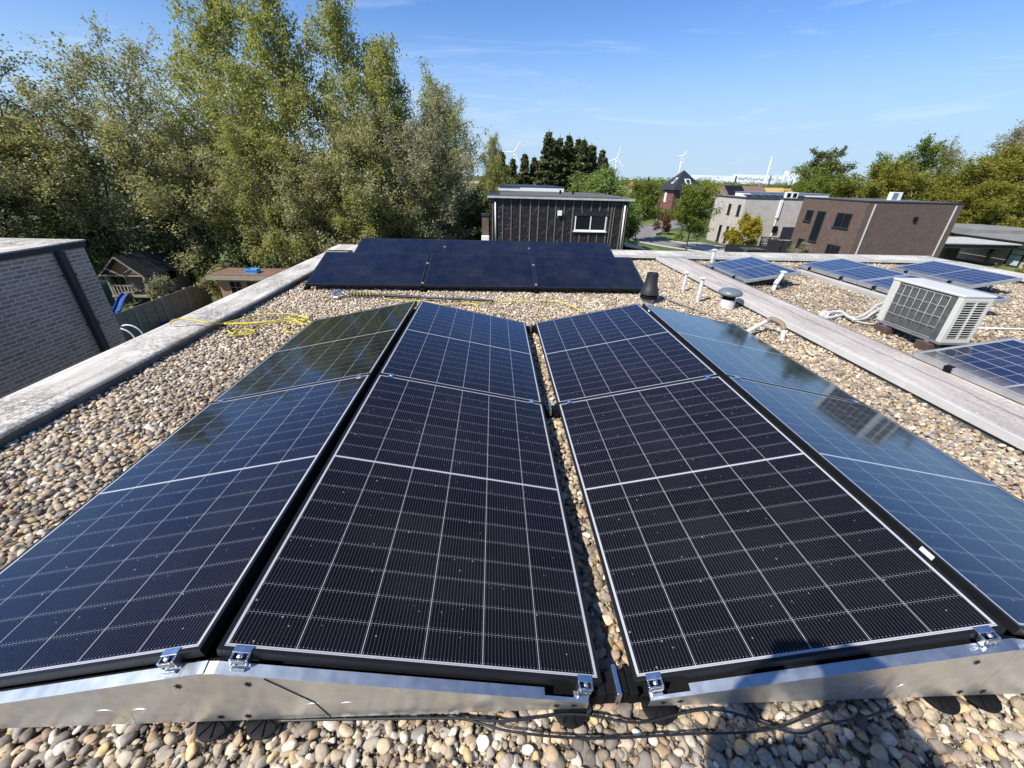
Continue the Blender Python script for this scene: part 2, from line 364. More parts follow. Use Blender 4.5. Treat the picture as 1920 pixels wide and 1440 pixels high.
def mat_leaf(name, cols, trans=0.48):
    g = G(name); g.t.nodes.remove(g.p)
    rnd = g.n('ShaderNodeNewGeometry').outputs['Random Per Island']; o = g.obj(); n = g.noise(0.7, 3, 0.5, o)
    f = g.math('ADD', g.math('MULTIPLY', rnd, 0.6), g.math('MULTIPLY', n, 0.5))
    c = g.ramp(f, [(0.15+0.7*i/(len(cols)-1), k) for i, k in enumerate(cols)])
    d = g.n('ShaderNodeBsdfDiffuse', {'Color': c}); t = g.n('ShaderNodeBsdfTranslucent', {'Color': g.mix(1.0, c, (1.15, 1.2, 0.6, 1), 'MULTIPLY')})
    mxs = g.n('ShaderNodeMixShader', {0: trans, 1: d.outputs[0], 2: t.outputs[0]})
    gl = g.n('ShaderNodeBsdfGlossy', {'Color': (1, 1, 1, 1), 'Roughness': 0.45}); m2 = g.n('ShaderNodeMixShader', {0: 0.012, 1: mxs.outputs[0], 2: gl.outputs[0]})
    g.t.links.new(m2.outputs[0], g.out.inputs[0]); return g.m
M_lf_birch = mat_leaf('birch_leaves', [(0.2082, 0.2203, 0.0576), (0.3204, 0.3304, 0.1069), (0.4646, 0.4332, 0.1808)])
M_lf_bush = mat_leaf('bush_leaves', [(0.2035, 0.2005, 0.0824), (0.3257, 0.3133, 0.1647), (0.4723, 0.4307, 0.2883)])
M_lf_grey = mat_leaf('silvery_leaves', [(0.2086, 0.2106, 0.1276), (0.3206, 0.3049, 0.2095), (0.4621, 0.4212, 0.3278)])
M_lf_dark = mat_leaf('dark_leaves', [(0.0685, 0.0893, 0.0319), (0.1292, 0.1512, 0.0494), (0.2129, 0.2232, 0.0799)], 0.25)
M_lf_spruce = mat_leaf('spruce_needles', [(0.0418, 0.057, 0.0238), (0.0855, 0.1026, 0.0374), (0.1615, 0.1672, 0.0612)], 0.12)
M_lf_green = mat_leaf('green_leaves', [(0.1077, 0.1482, 0.0242), (0.1796, 0.2223, 0.0411), (0.2587, 0.2901, 0.0665)])
M_lf_yel = mat_leaf('yellow_green_leaves', [(0.1413, 0.1528, 0.0238), (0.2355, 0.2321, 0.0396), (0.3414, 0.3112, 0.066)])
M_lf_gold = mat_leaf('golden_leaves', [(0.26, 0.21, 0.02), (0.38, 0.32, 0.035), (0.50, 0.42, 0.07)])
M_lf_red = mat_leaf('reddish_leaves', [(0.12, 0.045, 0.028), (0.20, 0.085, 0.05), (0.16, 0.14, 0.05)])
M_lf_willow = mat_leaf('willow_leaves', [(0.142, 0.209, 0.0545), (0.2185, 0.297, 0.0908), (0.295, 0.363, 0.1331)])
M_bark = flat('grey_brown_bark', (0.115, 0.097, 0.078), 0.9, 0, 0.35, 5, 0.5, 20)
M_bark_birch = flat('birch_bark', (0.36, 0.335, 0.30), 0.85, 0, 0.55, 3, 0.3, 20)

# ------------------------------------------------------------------ our roof
ZG = -6.2
roof = MB(); roof.box(-3.81, 9.80, -4.0, 8.60, ZG, -0.035)
roof = roof.build('roof', M_bed, kind='structure')
def parapet(label, x0, x1, y0, y1, h, mat, trimside):
    t = thing('parapet', label, 'parapet', ((x0+x1)/2, (y0+y1)/2, -0.034), 'roof edge upstands')
    MB().box(x0, x1, y0, y1, -0.033, h-0.02).build('upstand', M_membd, t)
    # slightly wavy capping sheet
    nx, ny = (10, 60) if (y1-y0) > (x1-x0) else (60, 10)
    rs = np.random.RandomState(int(abs(x0*10+y0*7))); m = MB(); P = {}
    e = 0.012
    for i in range(nx+1):
        for j in range(ny+1):
            a = i/nx; b = j/ny; edge = min(a, 1-a)*nx < .5 or min(b, 1-b)*ny < .5
            P[i, j] = len(m.v); m.v.append((x0-e+(x1-x0+2*e)*a, y0-e+(y1-y0+2*e)*b, h+(0 if edge else 0.003+rs.rand()*0.004)))
    for i in range(nx):
        for j in range(ny): m.f.append((P[i, j], P[i+1, j], P[i+1, j+1], P[i, j+1]))
    o = m.build('capping', mat, t, True)
    sm = o.modifiers.new('thick', 'SOLIDIFY'); sm.thickness = 0.018; sm.offset = -1
    tr = MB()
    for (a, b, c, d) in trimside: tr.box(a, b, c, d, h-0.055, h+0.010)
    if trimside: tr.build('edge_trim', M_alutrim, t, bevel=0.003)
    return t
parapet('long grey weathered membrane parapet beside the left brick house', -3.80, -3.36, -3.9, 8.0, 0.068, M_memb, [])
parapet('pinkish membrane divider wall between the two gravel roofs', 3.05, 3.63, -3.9, 7.94, 0.080, M_memb2, [(3.030, 3.049, -3.9, 7.94)])
parapet('pale low parapet along the far edge of the roofs in front of the street', -3.80, 9.79, 8.02, 8.58, 0.100, M_memb, [(-3.80, 9.79, 8.586, 8.60), (-3.3, 9.2, 7.985, 8.0)])
parapet('pale parapet at the right end of the roof above the bungalow', 9.25, 9.79, -3.9, 7.95, 0.105, M_memb, [(9.22, 9.245, -3.9, 7.95)])

# gravel: every pebble real, one object per roof
def ico(sub):
    import bmesh
    bm = bmesh.new(); bmesh.ops.create_icosphere(bm, subdivisions=sub, radius=1.0)
    V = np.array([v.co[:] for v in bm.verts]); F = np.array([[v.index for v in f.verts] for f in bm.faces]); bm.free(); return V, F
ICO = {k: ico(k) for k in (1, 2, 3)}
PAL = np.array([(0.33, 0.285, 0.215), (0.42, 0.355, 0.25), (0.26, 0.235, 0.20), (0.47, 0.425, 0.335), (0.20, 0.185, 0.16), (0.33, 0.25, 0.165),
                (0.58, 0.545, 0.47), (0.34, 0.265, 0.21), (0.24, 0.20, 0.145), (0.44, 0.335, 0.185), (0.285, 0.275, 0.255), (0.13, 0.115, 0.10)])
PAL = PAL*np.array([1.27, 1.24, 1.22])
def pebbles(rs, x0, x1, y0, y1, sp, sub, keep, smin, smax, z=0.0, bright=1.0):
    xs = np.arange(x0, x1, sp); ys = np.arange(y0, y1, sp*0.87); X, Y = np.meshgrid(xs, ys); X = X+((np.arange(len(ys)) % 2)*sp/2)[:, None]
    X = X.ravel()+rs.uniform(-.42, .42, X.size)*sp; Y = Y.ravel()+rs.uniform(-.42, .42, Y.size)*sp
    k = keep(X, Y); X, Y = X[k], Y[k]; n = len(X)
    a = np.exp(rs.uniform(np.log(smin), np.log(smax), n)); b = a*rs.uniform(.62, .92, n); c = a*rs.uniform(.38, .68, n)
    V0, F0 = ICO[sub]; m = len(V0)
    S = np.stack([a, b, c], 1)[:, None, :]*V0[None]
    ph = rs.uniform(0, 6.28, (n, 1, 3)); q = 1+0.16*np.sin(V0[None, :, 0:1]*2.2+ph[..., 0:1])*np.cos(V0[None, :, 1:2]*2.6+ph[..., 1:2])+0.08*np.sin(V0[None, :, 2:3]*3+V0[None, :, 0:1]*3+ph[..., 2:3])
    S = S*q
    yaw = rs.uniform(0, 6.28, n); t1 = rs.normal(0, .30, n); t2 = rs.normal(0, .30, n)
    def rot(S, i, j, th):
        c_, s_ = np.cos(th)[:, None], np.sin(th)[:, None]; A, B = S[..., i].copy(), S[..., j].copy()
        S[..., i] = A*c_-B*s_; S[..., j] = A*s_+B*c_
    rot(S, 1, 2, t1); rot(S, 0, 2, t2); rot(S, 0, 1, yaw)
    S += np.stack([X, Y, z+rs.uniform(-.012, .010, n)], 1)[:, None, :]
    F = (F0[None]+(np.arange(n)*m)[:, None, None]).reshape(-1, 3)
    col = PAL[rs.choice(len(PAL), n, p=[.14, .13, .13, .09, .11, .08, .05, .06, .08, .04, .05, .04])]*rs.uniform(.75, 1.25, (n, 1))*bright
    col = np.concatenate([np.clip(col, 0, .85), np.ones((n, 1))], 1)
    return S.reshape(-1, 3), F, np.repeat(col, m, 0)
def gravel(name, label, layers, mat):
    Vs, Fs, Cs, o = [], [], [], 0
    for V, F, C in layers: Vs.append(V); Fs.append(F+o); Cs.append(C); o += len(V)
    ob = np_mesh(name, np.concatenate(Vs), np.concatenate(Fs), mat, col=np.concatenate(Cs), kind='stuff'); return tag(ob, label, 'gravel')
def under(X, Y):
    k = np.zeros(X.shape, bool)
    for (a, b, c, d) in ((-2.12, -.28, .30, 3.30), (.24, 2.12, .30, 3.30), (-2.9, 1.7, 5.32, 5.95), (-2.8, 1.7, 7.0, 7.6)):
        k |= (X > a) & (X < b) & (Y > c) & (Y < d)
    return ~k
rs = np.random.RandomState(3)
lay = []
for zoff in (-0.022, -0.006):
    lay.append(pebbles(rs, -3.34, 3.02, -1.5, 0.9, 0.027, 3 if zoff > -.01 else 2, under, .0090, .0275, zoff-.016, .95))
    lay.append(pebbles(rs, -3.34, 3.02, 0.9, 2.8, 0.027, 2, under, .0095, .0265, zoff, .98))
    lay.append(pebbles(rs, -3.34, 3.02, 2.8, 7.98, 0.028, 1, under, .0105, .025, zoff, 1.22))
lay.append(pebbles(rs, -3.34, 3.02, -.6, 2.2, 0.0150, 1, under, .0035, .0070, -.026, .62))  # fine grit, coloured darker to paint shade into the gaps between pebbles
gravel('gravel', 'loose rounded river pebbles covering the near roof around the panels', lay, M_gravel)
lay = [pebbles(rs, 3.64, 9.2, 0.2, 7.98, 0.036, 1, lambda X, Y: X < 9.3, .013, .031, zz) for zz in (-0.012, 0.004)]
gravel('gravel', 'darker mossy pebbles on the neighbouring roof under the blue panels', lay, M_gravel2)

# ------------------------------------------------------------------ main solar array
TILT = 0.2046; GV = 0.1285; GR = 0.0692; GY = 0.029; ZL = 0.11
CW, CH = PW*math.cos(TILT), PW*math.sin(TILT)
FR = 0.0125                                   # frame lip round the white border
def panel_mesh(root, stickers=True):
    m = MB(); m.quad((0, 0, 0), (PW, 0, 0), (PW, PL, 0), (0, PL, 0), uv=[(-PW/2, -PL/2), (PW/2, -PL/2), (PW/2, PL/2), (-PW/2, PL/2)])
    m.build('glass', M_panel, root)
    f = MB(); t = 0.0015; d = -0.030
    f.box(-FR, 0.0, -FR, PL+FR, d, t); f.box(PW, PW+FR, -FR, PL+FR, d, t); f.box(0.0, PW, -FR, 0.0, d, t); f.box(0.0, PW, PL, PL+FR, d, t)
    f.build('frame', M_frame, root, bevel=0.001)
    MB().box(0, PW, 0, PL, -0.012, -0.006).build('backsheet', M_blackp, root)
def clamp_front(root, x):
    c = MB(); w_ = 0.024
    c.box(x-w_, x+w_, -FR-0.004, 0.004, 0.0018, 0.0048)                  # lip on the frame
    c.box(x-w_, x-w_+.006, -FR-.022, -FR-.003, -.030, .001); c.box(x+w_-.006, x+w_, -FR-.022, -FR-.003, -.030, .001)
    c.box(x-w_+.006, x+w_-.006, -FR-.026, -FR-.020, -.012, .001); c.box(x-w_+.006, x+w_-.006, -FR-.030, -FR-.022, -.046, -.028)
    c.box(x-w_+.006, x+w_-.006, -FR-.030, -FR-.004, -.050, -.0465)
    c.lathe([(.0075, .0), (.0075, .006), (.0045, .0065), (.0045, .010)], x, -FR-.011, 10)
    return c.build('clamp', M_clamp, root, bevel=0.0025)
def clamp_mid(root, x):
    c = MB(); y = PL+GY/2
    c.box(x-.017, x+.017, y-.026, y+.026, .0022, .0048); c.lathe([(.006, .005), (.006, .009)], x, y, 8)
    return c.build('clamp', M_clamp, root, bevel=0.001)
def far_lbl(col, row):
    return {('A',1): 'outer left solar panel of the front row sloping down to the left gravel strip', ('B',1): 'front solar panel sloping down from the left ridge to the central gap',
            ('C',1): 'front solar panel rising from the central gap to the right ridge', ('D',1): 'sky blue reflecting front solar panel showing the air conditioner mirrored in it',
            ('A',2): 'olive dark panel behind, at the left, mirroring the trees', ('B',2): 'rear solar panel left of the central gap just before the pole',
            ('C',2): 'rear solar panel right of the central gap ending near the black vent', ('D',2): 'sky blue rear solar panel beside the mushroom vent'}[col, row]
cols = {'A': (-GV/2-2*CW-GR, ZL, -TILT), 'B': (-GV/2-CW, ZL+CH, TILT), 'C': (GV/2, ZL, -TILT), 'D': (GV/2+CW+GR, ZL+CH, TILT)}
for c_, (x0, z0, rt) in cols.items():
    for row in (1, 2):
        t = thing('solar_panel', far_lbl(c_, row), 'solar panel', (0, 0, 0), 'white lined solar panels of the near array')
        panel_mesh(t)
        if row == 1:
            hi = PW-0.075; lo = 0.075
            xs = {'A': [hi], 'B': [0.055, PW-0.045], 'C': [0.05, PW-0.05], 'D': [0.055]}[c_]
            for x in xs: clamp_front(t, x)
            for x in (0.07, PW-0.07): clamp_mid(t, x)
        if c_ in 'D' :
            MB().box(-FR-.0008, -FR-.0003, 1.50 if row == 2 else .25, 1.54 if row == 2 else .30, -.024, -.006).build('label_sticker', M_sticker, t)
        t.location = (x0, 0 if row == 1 else PL+GY, z0); t.rotation_euler = (0, rt, 0)
# black mounting rails under the panels
XR = GV/2+CW+GR/2
def rail(label, y0, y1, feet):
    t = thing('mounting_rail', label, 'mounting rail', (0, (y0+y1)/2, 0), 'black rails under the near array')
    m = MB(); zt = lambda h: h
    hr = .262
    pts = [(-XR*2, .0), (XR*2, .0), (XR*2, .038), (XR, hr), (.10, .038), (-.10, .038), (-XR, hr), (-2*XR, .038)]
    Mx = Matrix(((1, 0, 0, 0), (0, 0, -1, 0), (0, 1, 0, 0), (0, 0, 0, 1)))   # (x,y,z) -> (x,-z,y)
    m.prism(pts, -y1, -y0, Mx); m.build('beam', M_blackp, t)
    b = MB()
    for sx in (-1, 1): MB().box(sx*.052-.013, sx*.052+.013, y0-.012, y1+.012, .02, .082).build('rail_cap', M_blackp, t, bevel=.003)
    b.box(-.038, .038, y0-.004, y1+.004, .03, .0755); b.build('connector', M_blackp, t, bevel=.004)
    MB().box(-.006, .010, y0-.016, y1+.016, .028, .088).build('strap', M_clamp, t, bevel=.003)
    if feet:
        for fx in feet:
            f = MB(); f.lathe([(.054, .004), (.054, .010), (.048, .013), (.03, .014)], fx, y0-.012, 28)
            for k in range(8):
                a = 2*math.pi*k/8+.2; f.box(-.050, .0, -.002, .002, .010, .018, Matrix.Translation((fx, y0-.012, 0)) @ Matrix.Rotation(a, 4, 'Z'))
            f.build('foot', M_blackp, t, 30)
rail('black rail at the front end of the near array behind the metal plates', -0.022, 0.035, [-1.25, -1.10, -.15, .14, 1.10, 1.245])
rail('black rail crossing the central gap between the front and rear panels', PL-.01, PL+.045, [])
rail('black rail at the far end of the near array towards the pole', 2*PL+GY-.05, 2*PL+GY+.005, [])
def pxpath(pts, z): return [at(a, b, z) for a, b in pts]
def smooth_path(P, n=6):
    P = [Vector(p) for p in P]; out = []
    for i in range(len(P)-1):
        p0, p1, p2, p3 = P[max(i-1, 0)], P[i], P[i+1], P[min(i+2, len(P)-1)]
        for k in range(n):
            t = k/n; out.append(.5*((2*p1)+(p2-p0)*t+(2*p0-5*p1+4*p2-p3)*t*t+(3*p1-p0-3*p2+p3)*t**3))
    out.append(P[-1]); return out
# galvanised end plates
def plate(label, side, inner):
    """side = sign of x; inner: valley-to-ridge plate next to the centre, else the outer one"""
    t = thing('end_plate', label, 'metal plate', (side*(.6 if inner else 1.7), -.036, 0), 'galvanised plates closing the array ends')
    hi = .298; sl = math.tan(TILT)
    if inner: xa, xb = .098, XR+(.003 if side > 0 else .115)
    else: xa, xb = XR+.004, 2*XR-.098
    def zf(x): return hi-abs(XR-x)*sl
    m = MB(); n = 26; yf = -.050
    xs = [xa+(xb-xa)*k/n for k in range(n+1)]
    rr = random.Random(5 if inner else 9)
    for k in range(n):
        a, b = xs[k], xs[k+1]
        p = [(side*a, yf+.004, .030), (side*b, yf+.004, .030), (side*b, yf, zf(b)), (side*a, yf, zf(a))]
        m.quad(*(p if side > 0 else p[::-1]))
    o = m.build('face', M_galv, t); s_ = o.modifiers.new('thick', 'SOLIDIFY'); s_.thickness = .0012
    f = MB(); lo_end = xa if inner else xb
    for k in range(n):
        a, b = xs[k], xs[k+1]; mid = (a+b)/2; dl = abs(mid-lo_end)
        dep = .010 if dl < .135 else .029
        if dl < .03: dep = .026
        p = [(side*a, yf, zf(a)+.0005), (side*b, yf, zf(b)+.0005), (side*b, yf+dep, zf(b)+.0005+dep*.27), (side*a, yf+dep, zf(a)+.0005+dep*.27)]
        f.quad(*(p if side > 0 else p[::-1]))
    fo = f.build('flange', M_flange, t); s_ = fo.modifiers.new('thick', 'SOLIDIFY'); s_.thickness = .0012
    # punched star holes and embossed loops
    def star(x, z):
        m_ = MB()
        for k in range(3):
            Mx = Matrix.Translation((side*x, yf+.0036-.004*z/.24, z)) @ Matrix.Rotation(R(20+60*k), 4, 'Y')
            m_.box(-.011, .011, -.0012, -.0002, -.0016, .0016, Mx)
        return m_
    for x, z in ([(XR-.10, .235), (XR-.05, .055), (xa+.045, .055), (xa+.10, .058)] if inner else [(XR+.09, .235), (XR+.03, .055)]):
        star(x, z).build('punched_hole', M_blackp, t)
    for cx_ in ([XR-.36, XR-.26] if inner else [XR+.24, XR+.34]):
        y_ = yf+.0036; z1 = min(.115, zf(cx_)-.05)
        pts = [(side*(cx_-.04), y_, .034), (side*(cx_-.032), y_-.001, z1*.75), (side*(cx_-.016), y_-.0015, z1), (side*(cx_+.02), y_-.0015, z1), (side*(cx_+.034), y_-.001, z1*.8), (side*(cx_+.045), y_, .034)]
        MB().tube(smooth_path(pts, 4), .0007, 6).build('embossed_loop', M_galv, t, True)
    if inner and side < 0:
        for (xa_, za_), (xb_, zb_) in (((-1.035, .262), (-.925, .125)), ((-.925, .125), (-.895, .034))):
            MB().tube([(xa_, yf+.003-.004*za_/.24, za_), (xb_, yf+.003-.004*zb_/.24, zb_)], .0013, 5).build('seam', M_blackp, t)
    return t
plate('galvanised plate left of the central gap with the slanted seam at its ridge end', -1, True)
plate('galvanised plate right of the central gap crossed by the shadow of the photographer', 1, True)
plate('galvanised plate under the outer left panel at the left edge', -1, False)
plate('galvanised plate under the blue reflecting panel at the right edge', 1, False)

# cables lying in front
def cable(name, label, cat, P, r, mat, group=None, n=6):
    return tag(MB().tube(smooth_path(P), r, n).build(name, mat, None, True), label, cat, group)
M_cable = flat('black_cable', (0.014, 0.014, 0.015), 0.4)
cable('power_cable', 'thin black cable running closest to the galvanised plates', 'cable', pxpath([(520, 1352), (640, 1349), (850, 1347), (950, 1352), (1050, 1340), (1110, 1342), (1200, 1355), (1290, 1335), (1345, 1331), (1400, 1344), (1470, 1370), (1510, 1374), (1545, 1358), (1620, 1345), (1680, 1326)], .034), .0038, M_cable, 'black cables on the gravel')
cable('power_cable', 'thin black cable sagging lower over the pebbles', 'cable', pxpath([(840, 1341), (900, 1356), (950, 1370), (1050, 1382), (1150, 1384), (1290, 1376), (1400, 1373), (1460, 1364), (1520, 1340), (1570, 1320)], .032), .0038, M_cable, 'black cables on the gravel')

# ------------------------------------------------------------------ rear black panels (landscape)
BW, BL = 0.975, 1.625
proto = thing('solar_panel', 'x', 'solar panel', (0, 0, 0), 'all black solar panels at the back of the roof')
m = MB(); m.quad((0, 0, 0), (BL, 0, 0), (BL, BW, 0), (0, BW, 0), uv=[(-BW/2, -BL/2), (-BW/2, BL/2), (BW/2, BL/2), (BW/2, -BL/2)]); m.build('glass', M_black, proto)
f = MB(); q = .012
f.box(-q, 0, -q, BW+q, -.035, .0015); f.box(BL, BL+q, -q, BW+q, -.035, .0015); f.box(0, BL, -q, 0, -.035, .0015); f.box(0, BL, BW, BW+q, -.035, .0015); f.build('frame', M_frame, proto, bevel=.0015)
tl = math.atan2(.28, .93)
for y in (.06, .66): MB().box(BL-.002, BL+.032, y-.02, y+.02, .002, .007).build('clamp', M_alu, proto)
for x in (.02, BL-.02): MB().box(x-.02, x+.02, .0, BW, -.075, -.036).build('support_bar', M_blackp, proto)
for x in (-.01, BL+.01): MB().lathe([(.07, -.115), (.07, -.10), (.03, -.085), (.03, -.04)], x, -.02, 14).build('foot', M_blackp, proto)
bk = MB(); bk.box(0, BL, BW+.005, BW+.008, -.30, -.005); bk.build('back_plate', M_dkmetal, proto)
lb = [['left black panel of the nearer dark row', 'middle black panel of the nearer dark row', 'right black panel of the nearer dark row beside the black vent'],
      ['left black panel of the farther dark row', 'middle black panel of the farther dark row', 'right black panel of the farther dark row before the black clad house']]
for r_ in range(2):
    for i in range(3):
        X0 = [(-3.075, -1.415, .235), (-2.99, -1.355, .28)][r_][i]
        o = proto if (r_ == 0 and i == 0) else copy_thing(proto)
        o.location = (X0, (5.15, 6.82)[r_], (.09, .085)[r_]); o.rotation_euler = (tl, 0, 0); o['label'] = lb[r_][i]

# ------------------------------------------------------------------ blue polycrystalline panels on the neighbouring roof
def poly(label, x0, z0, x1, z1, y0, y1, stand=False):
    t = thing('solar_panel', label, 'solar panel', (0, 0, 0), 'blue silver framed solar panels on the neighbouring roof')
    W = math.hypot(x1-x0, z1-z0); Lg = y1-y0; F_ = .022
    m = MB(); su, sv = .8/W, 1.36/Lg
    m.quad((0, 0, 0), (W, 0, 0), (W, Lg, 0), (0, Lg, 0), uv=[(-.4, -.68), (.4, -.68), (.4, .68), (-.4, .68)]); m.build('glass', M_poly, t)
    f = MB(); f.box(-F_, 0, -F_, Lg+F_, -.045, .002); f.box(W, W+F_, -F_, Lg+F_, -.045, .002); f.box(0, W, -F_, 0, -.045, .002); f.box(0, W, Lg, Lg+F_, -.045, .002)
    f.build('frame', M_alu, t, bevel=.002)
    MB().box(0, W, 0, Lg, -.02, -.012).build('backsheet', M_blackp, t)
    for y in (Lg*.22, Lg*.78):
        MB().box(-F_-.012, .012, y-.03, y+.03, -.05, .006).build('clamp', M_blackp, t, bevel=.003)
        MB().box(-.02, W+.02, y-.02, y+.02, -.075, -.046).build('support_bar', M_alu, t)
        MB().box(W-.05, W-.02, y-.015, y+.015, -(z1-.01), -.0755).build('rear_leg', M_alu, t)
    if stand:
        for k in range(3): MB().box(.02, .05, -.05, Lg+.05, -.092-.022*k, -.078-.022*k).build('ballast_rail', M_zinc, t)
    t.location = (x0, y0, z0); t.rotation_euler = (0, -math.atan2(z1-z0, x1-x0), 0); return t
poly('single blue panel nearest the divider wall at the far end', 3.70, .11, 4.56, .26, 5.74, 7.08)
poly('blue panel behind the short white pipe, first of the pair in the middle row', 5.50, .15, 6.30, .27, 5.63, 7.00, True)
poly('blue panel partly hidden behind the air conditioner', 5.50, .15, 6.32, .27, 4.20, 5.57, True)
poly('blue panel at the back right by the end parapet', 7.22, .15, 7.98, .285, 5.42, 6.84)
poly('blue panel in front of the air conditioner at the right edge with dirty rim', 3.60, .14, 4.46, .285, 1.24, 2.64)
for i, (x, y0, y1, lab) in enumerate(((5.40, 4.3, 6.9, 'long concrete ballast kerb under the pair of blue panels'),)):
    tag(MB().box(x, x+.16, y0, y1, -.01, .075).build('ballast_kerb', M_kerb, None, bevel=.008), lab, 'ballast')

# ------------------------------------------------------------------ air conditioner
ax0, ax1, ay0, ay1, az0, az1 = 4.14, 4.46, 2.95, 3.71, .10, .61
ac = thing('air_conditioner', 'offwhite outdoor air conditioner with dark coil behind a wire grille', 'air conditioner', (4.3, 3.3, .1))
b = MB(); b.box(ax0+.012, ax1, ay0+.018, ay1, az0+.02, az1-.02); b.build('body', M_offwhite, ac, bevel=.006)
b = MB(); b.box(ax0-.008, ax1+.012, ay0-.008, ay1+.012, az1-.024, az1); b.build('top_cover', M_offwhite, ac, bevel=.008)
b = MB(); b.box(ax0-.002, ax1+.006, ay0-.004, ay1+.004, az0, az0+.025); b.build('base_pan', M_zinc, ac, bevel=.004)
for ya, yb in ((ay1-.085, ay1+.002), (ay0-.002, ay0+.045)): MB().box(ax0-.002, ax0+.013, ya, yb, az0+.025, az1-.024).build('corner_panel', M_offwhite, ac, bevel=.004)
def mat_coil():
    g = G('coil_fins'); o = g.obj(); wv = g.n('ShaderNodeTexWave', {'Vector': o, 'Scale': 26.0, 'Distortion': .6, 'Detail': 2.0}, wave_type='BANDS', bands_direction='Z')
    n = g.noise(18, 4, .6, o); g.set(base=g.ramp(n, [(.3, (.085, .09, .09)), (.7, (.15, .155, .15))]), rough=.5, metal=.3); g.bump(wv.outputs['Fac'], .5, .006); return g.m
M_coil = mat_coil()
m = MB(); ny, nz = 40, 22; rc = random.Random(2); ids = {}
for i in range(ny+1):
    for j in range(nz+1):
        ids[i, j] = len(m.v); m.v.append((ax0+.004+rc.uniform(0, .006), ay0+.045+(ay1-.085-ay0-.045)*i/ny, az0+.025+(az1-az0-.049)*j/nz))
for i in range(ny):
    for j in range(nz): m.f.append((ids[i, j], ids[i, j+1], ids[i+1, j+1], ids[i+1, j]))
m.build('coil', M_coil, ac, True)
gr = MB(); gy0, gy1, gz0, gz1 = ay0+.105, ay1-.085, az0+.04, az1-.04
for k in range(8): y = gy0+(gy1-gy0)*k/7; gr.tube([(ax0-.006, y, gz0), (ax0-.006, y, gz1)], .0018, 6)
for k in range(5):
    z = gz0+(gz1-gz0)*k/4; gr.tube([(ax0-.0085, gy0+(gy1-gy0)*i/14, z+(0.003*math.sin(i*2.1) if 0 < k < 4 else 0)) for i in range(15)], .0018, 6)
gr.build('grille', M_offwhite, ac, True)
sl = MB(); sx0, sx1 = ax0+.045, ax1-.035
sl.box(ax0+.005, ax1-.003, ay0-.003, ay0+.0175, az0+.025, az0+.06); sl.box(ax0+.005, ax1-.003, ay0-.003, ay0+.0175, az1-.06, az1-.025)
sl.box(ax0+.005, sx0, ay0-.003, ay0+.0175, az0+.06, az1-.06); sl.box(sx1, ax1-.003, ay0-.003, ay0+.0175, az0+.06, az1-.06)
sl.box((sx0+sx1)/2-.008, (sx0+sx1)/2+.008, ay0-.003, ay0+.0175, az0+.06, az1-.06)
nsl = 16
for k in range(nsl):
    z = az0+.06+(az1-az0-.12)*(k+.5)/nsl; Mx = Matrix.Translation((0, ay0+.006, z)) @ Matrix.Rotation(R(-32), 4, 'X')
    sl.box(sx0, (sx0+sx1)/2-.008, -.009, .009, -.0022, .0022, Mx); sl.box((sx0+sx1)/2+.008, sx1, -.009, .009, -.0022, .0022, Mx)
sl.build('louvre_panel', M_offwhite, ac)
MB().box(ax0+.03, ax1-.03, ay0+.0165, ay0+.0178, az0+.05, az1-.05).build('louvre_backing', M_blackp, ac)
for y in (ay0+.12, ay1-.14): MB().box(ax0-.01, ax1+.01, y-.02, y+.02, az0-.012, az0-.0005).build('foot', M_zinc, ac)
M_brickblock = flat('maroon_block', (0.085, 0.048, 0.04), 0.8, 0, .2, 10, .3)
for k, (bx, by, la) in enumerate(((4.17, 3.57, 'brown block under the left front corner of the air conditioner'), (4.17, 3.07, 'brown block under the right front corner of the air conditioner'), (4.40, 3.07, 'brown block under the rear corner of the air conditioner by the louvred side'))):
    tag(MB().box(bx-.07, bx+.07, by-.075, by+.075, .0, .087).build('support_block', M_brickblock, None, bevel=.006), la, 'block', 'blocks under the air conditioner')
M_lag = flat('white_pipe_lagging', (0.50, 0.485, 0.45), .7, 0, .12, 30, .4, 60)
def pp(*pts): return [at(1520+x/4.8, 460+y/4.8, z) for x, y, z in pts]
lagg = thing('pipe_bundle', 'white lagged refrigerant pipes curling from the air conditioner to the divider wall', 'pipes', at(1590, 595, .02))
MB().tube(smooth_path(pp((645, 520, .16), (590, 545, .14), (520, 600, .10), (440, 645, .06), (360, 650, .06), (300, 625, .06), (230, 640, .06), (120, 660, .05), (60, 670, .05))), .018, 10).build('pipe', M_lag, lagg, True)
MB().tube(smooth_path(pp((640, 560, .14), (560, 610, .10), (480, 660, .05), (400, 670, .05), (340, 640, .06), (280, 600, .07), (200, 600, .06), (150, 625, .05))), .016, 10).build('pipe', M_lag, lagg, True)
MB().tube(smooth_path(pp((600, 705, .04), (520, 705, .04), (440, 690, .03), (370, 680, .03))), .010, 8).build('pipe', M_lag, lagg, True)
tp = MB(); rc = random.Random(4)
for k in range(16):
    c_ = at(1520+(90+rc.random()*170)/4.8, 460+(590+rc.random()*80)/4.8, .03); tp.box(-.035, .035, -.02, .02, -.012, .012, Matrix.Translation(c_) @ Matrix.Rotation(rc.random()*6, 4, 'Z') @ Matrix.Rotation(rc.uniform(-.6, .6), 4, 'X'))
tp.build('torn_tape', M_lag, lagg, bevel=.006)
cable('conduit', 'white plastic conduit lying on the mossy gravel right of the air conditioner', 'conduit', [at(1828, 615, .03), at(1870, 616, .03), at(1925, 617, .03)], .011, M_white)

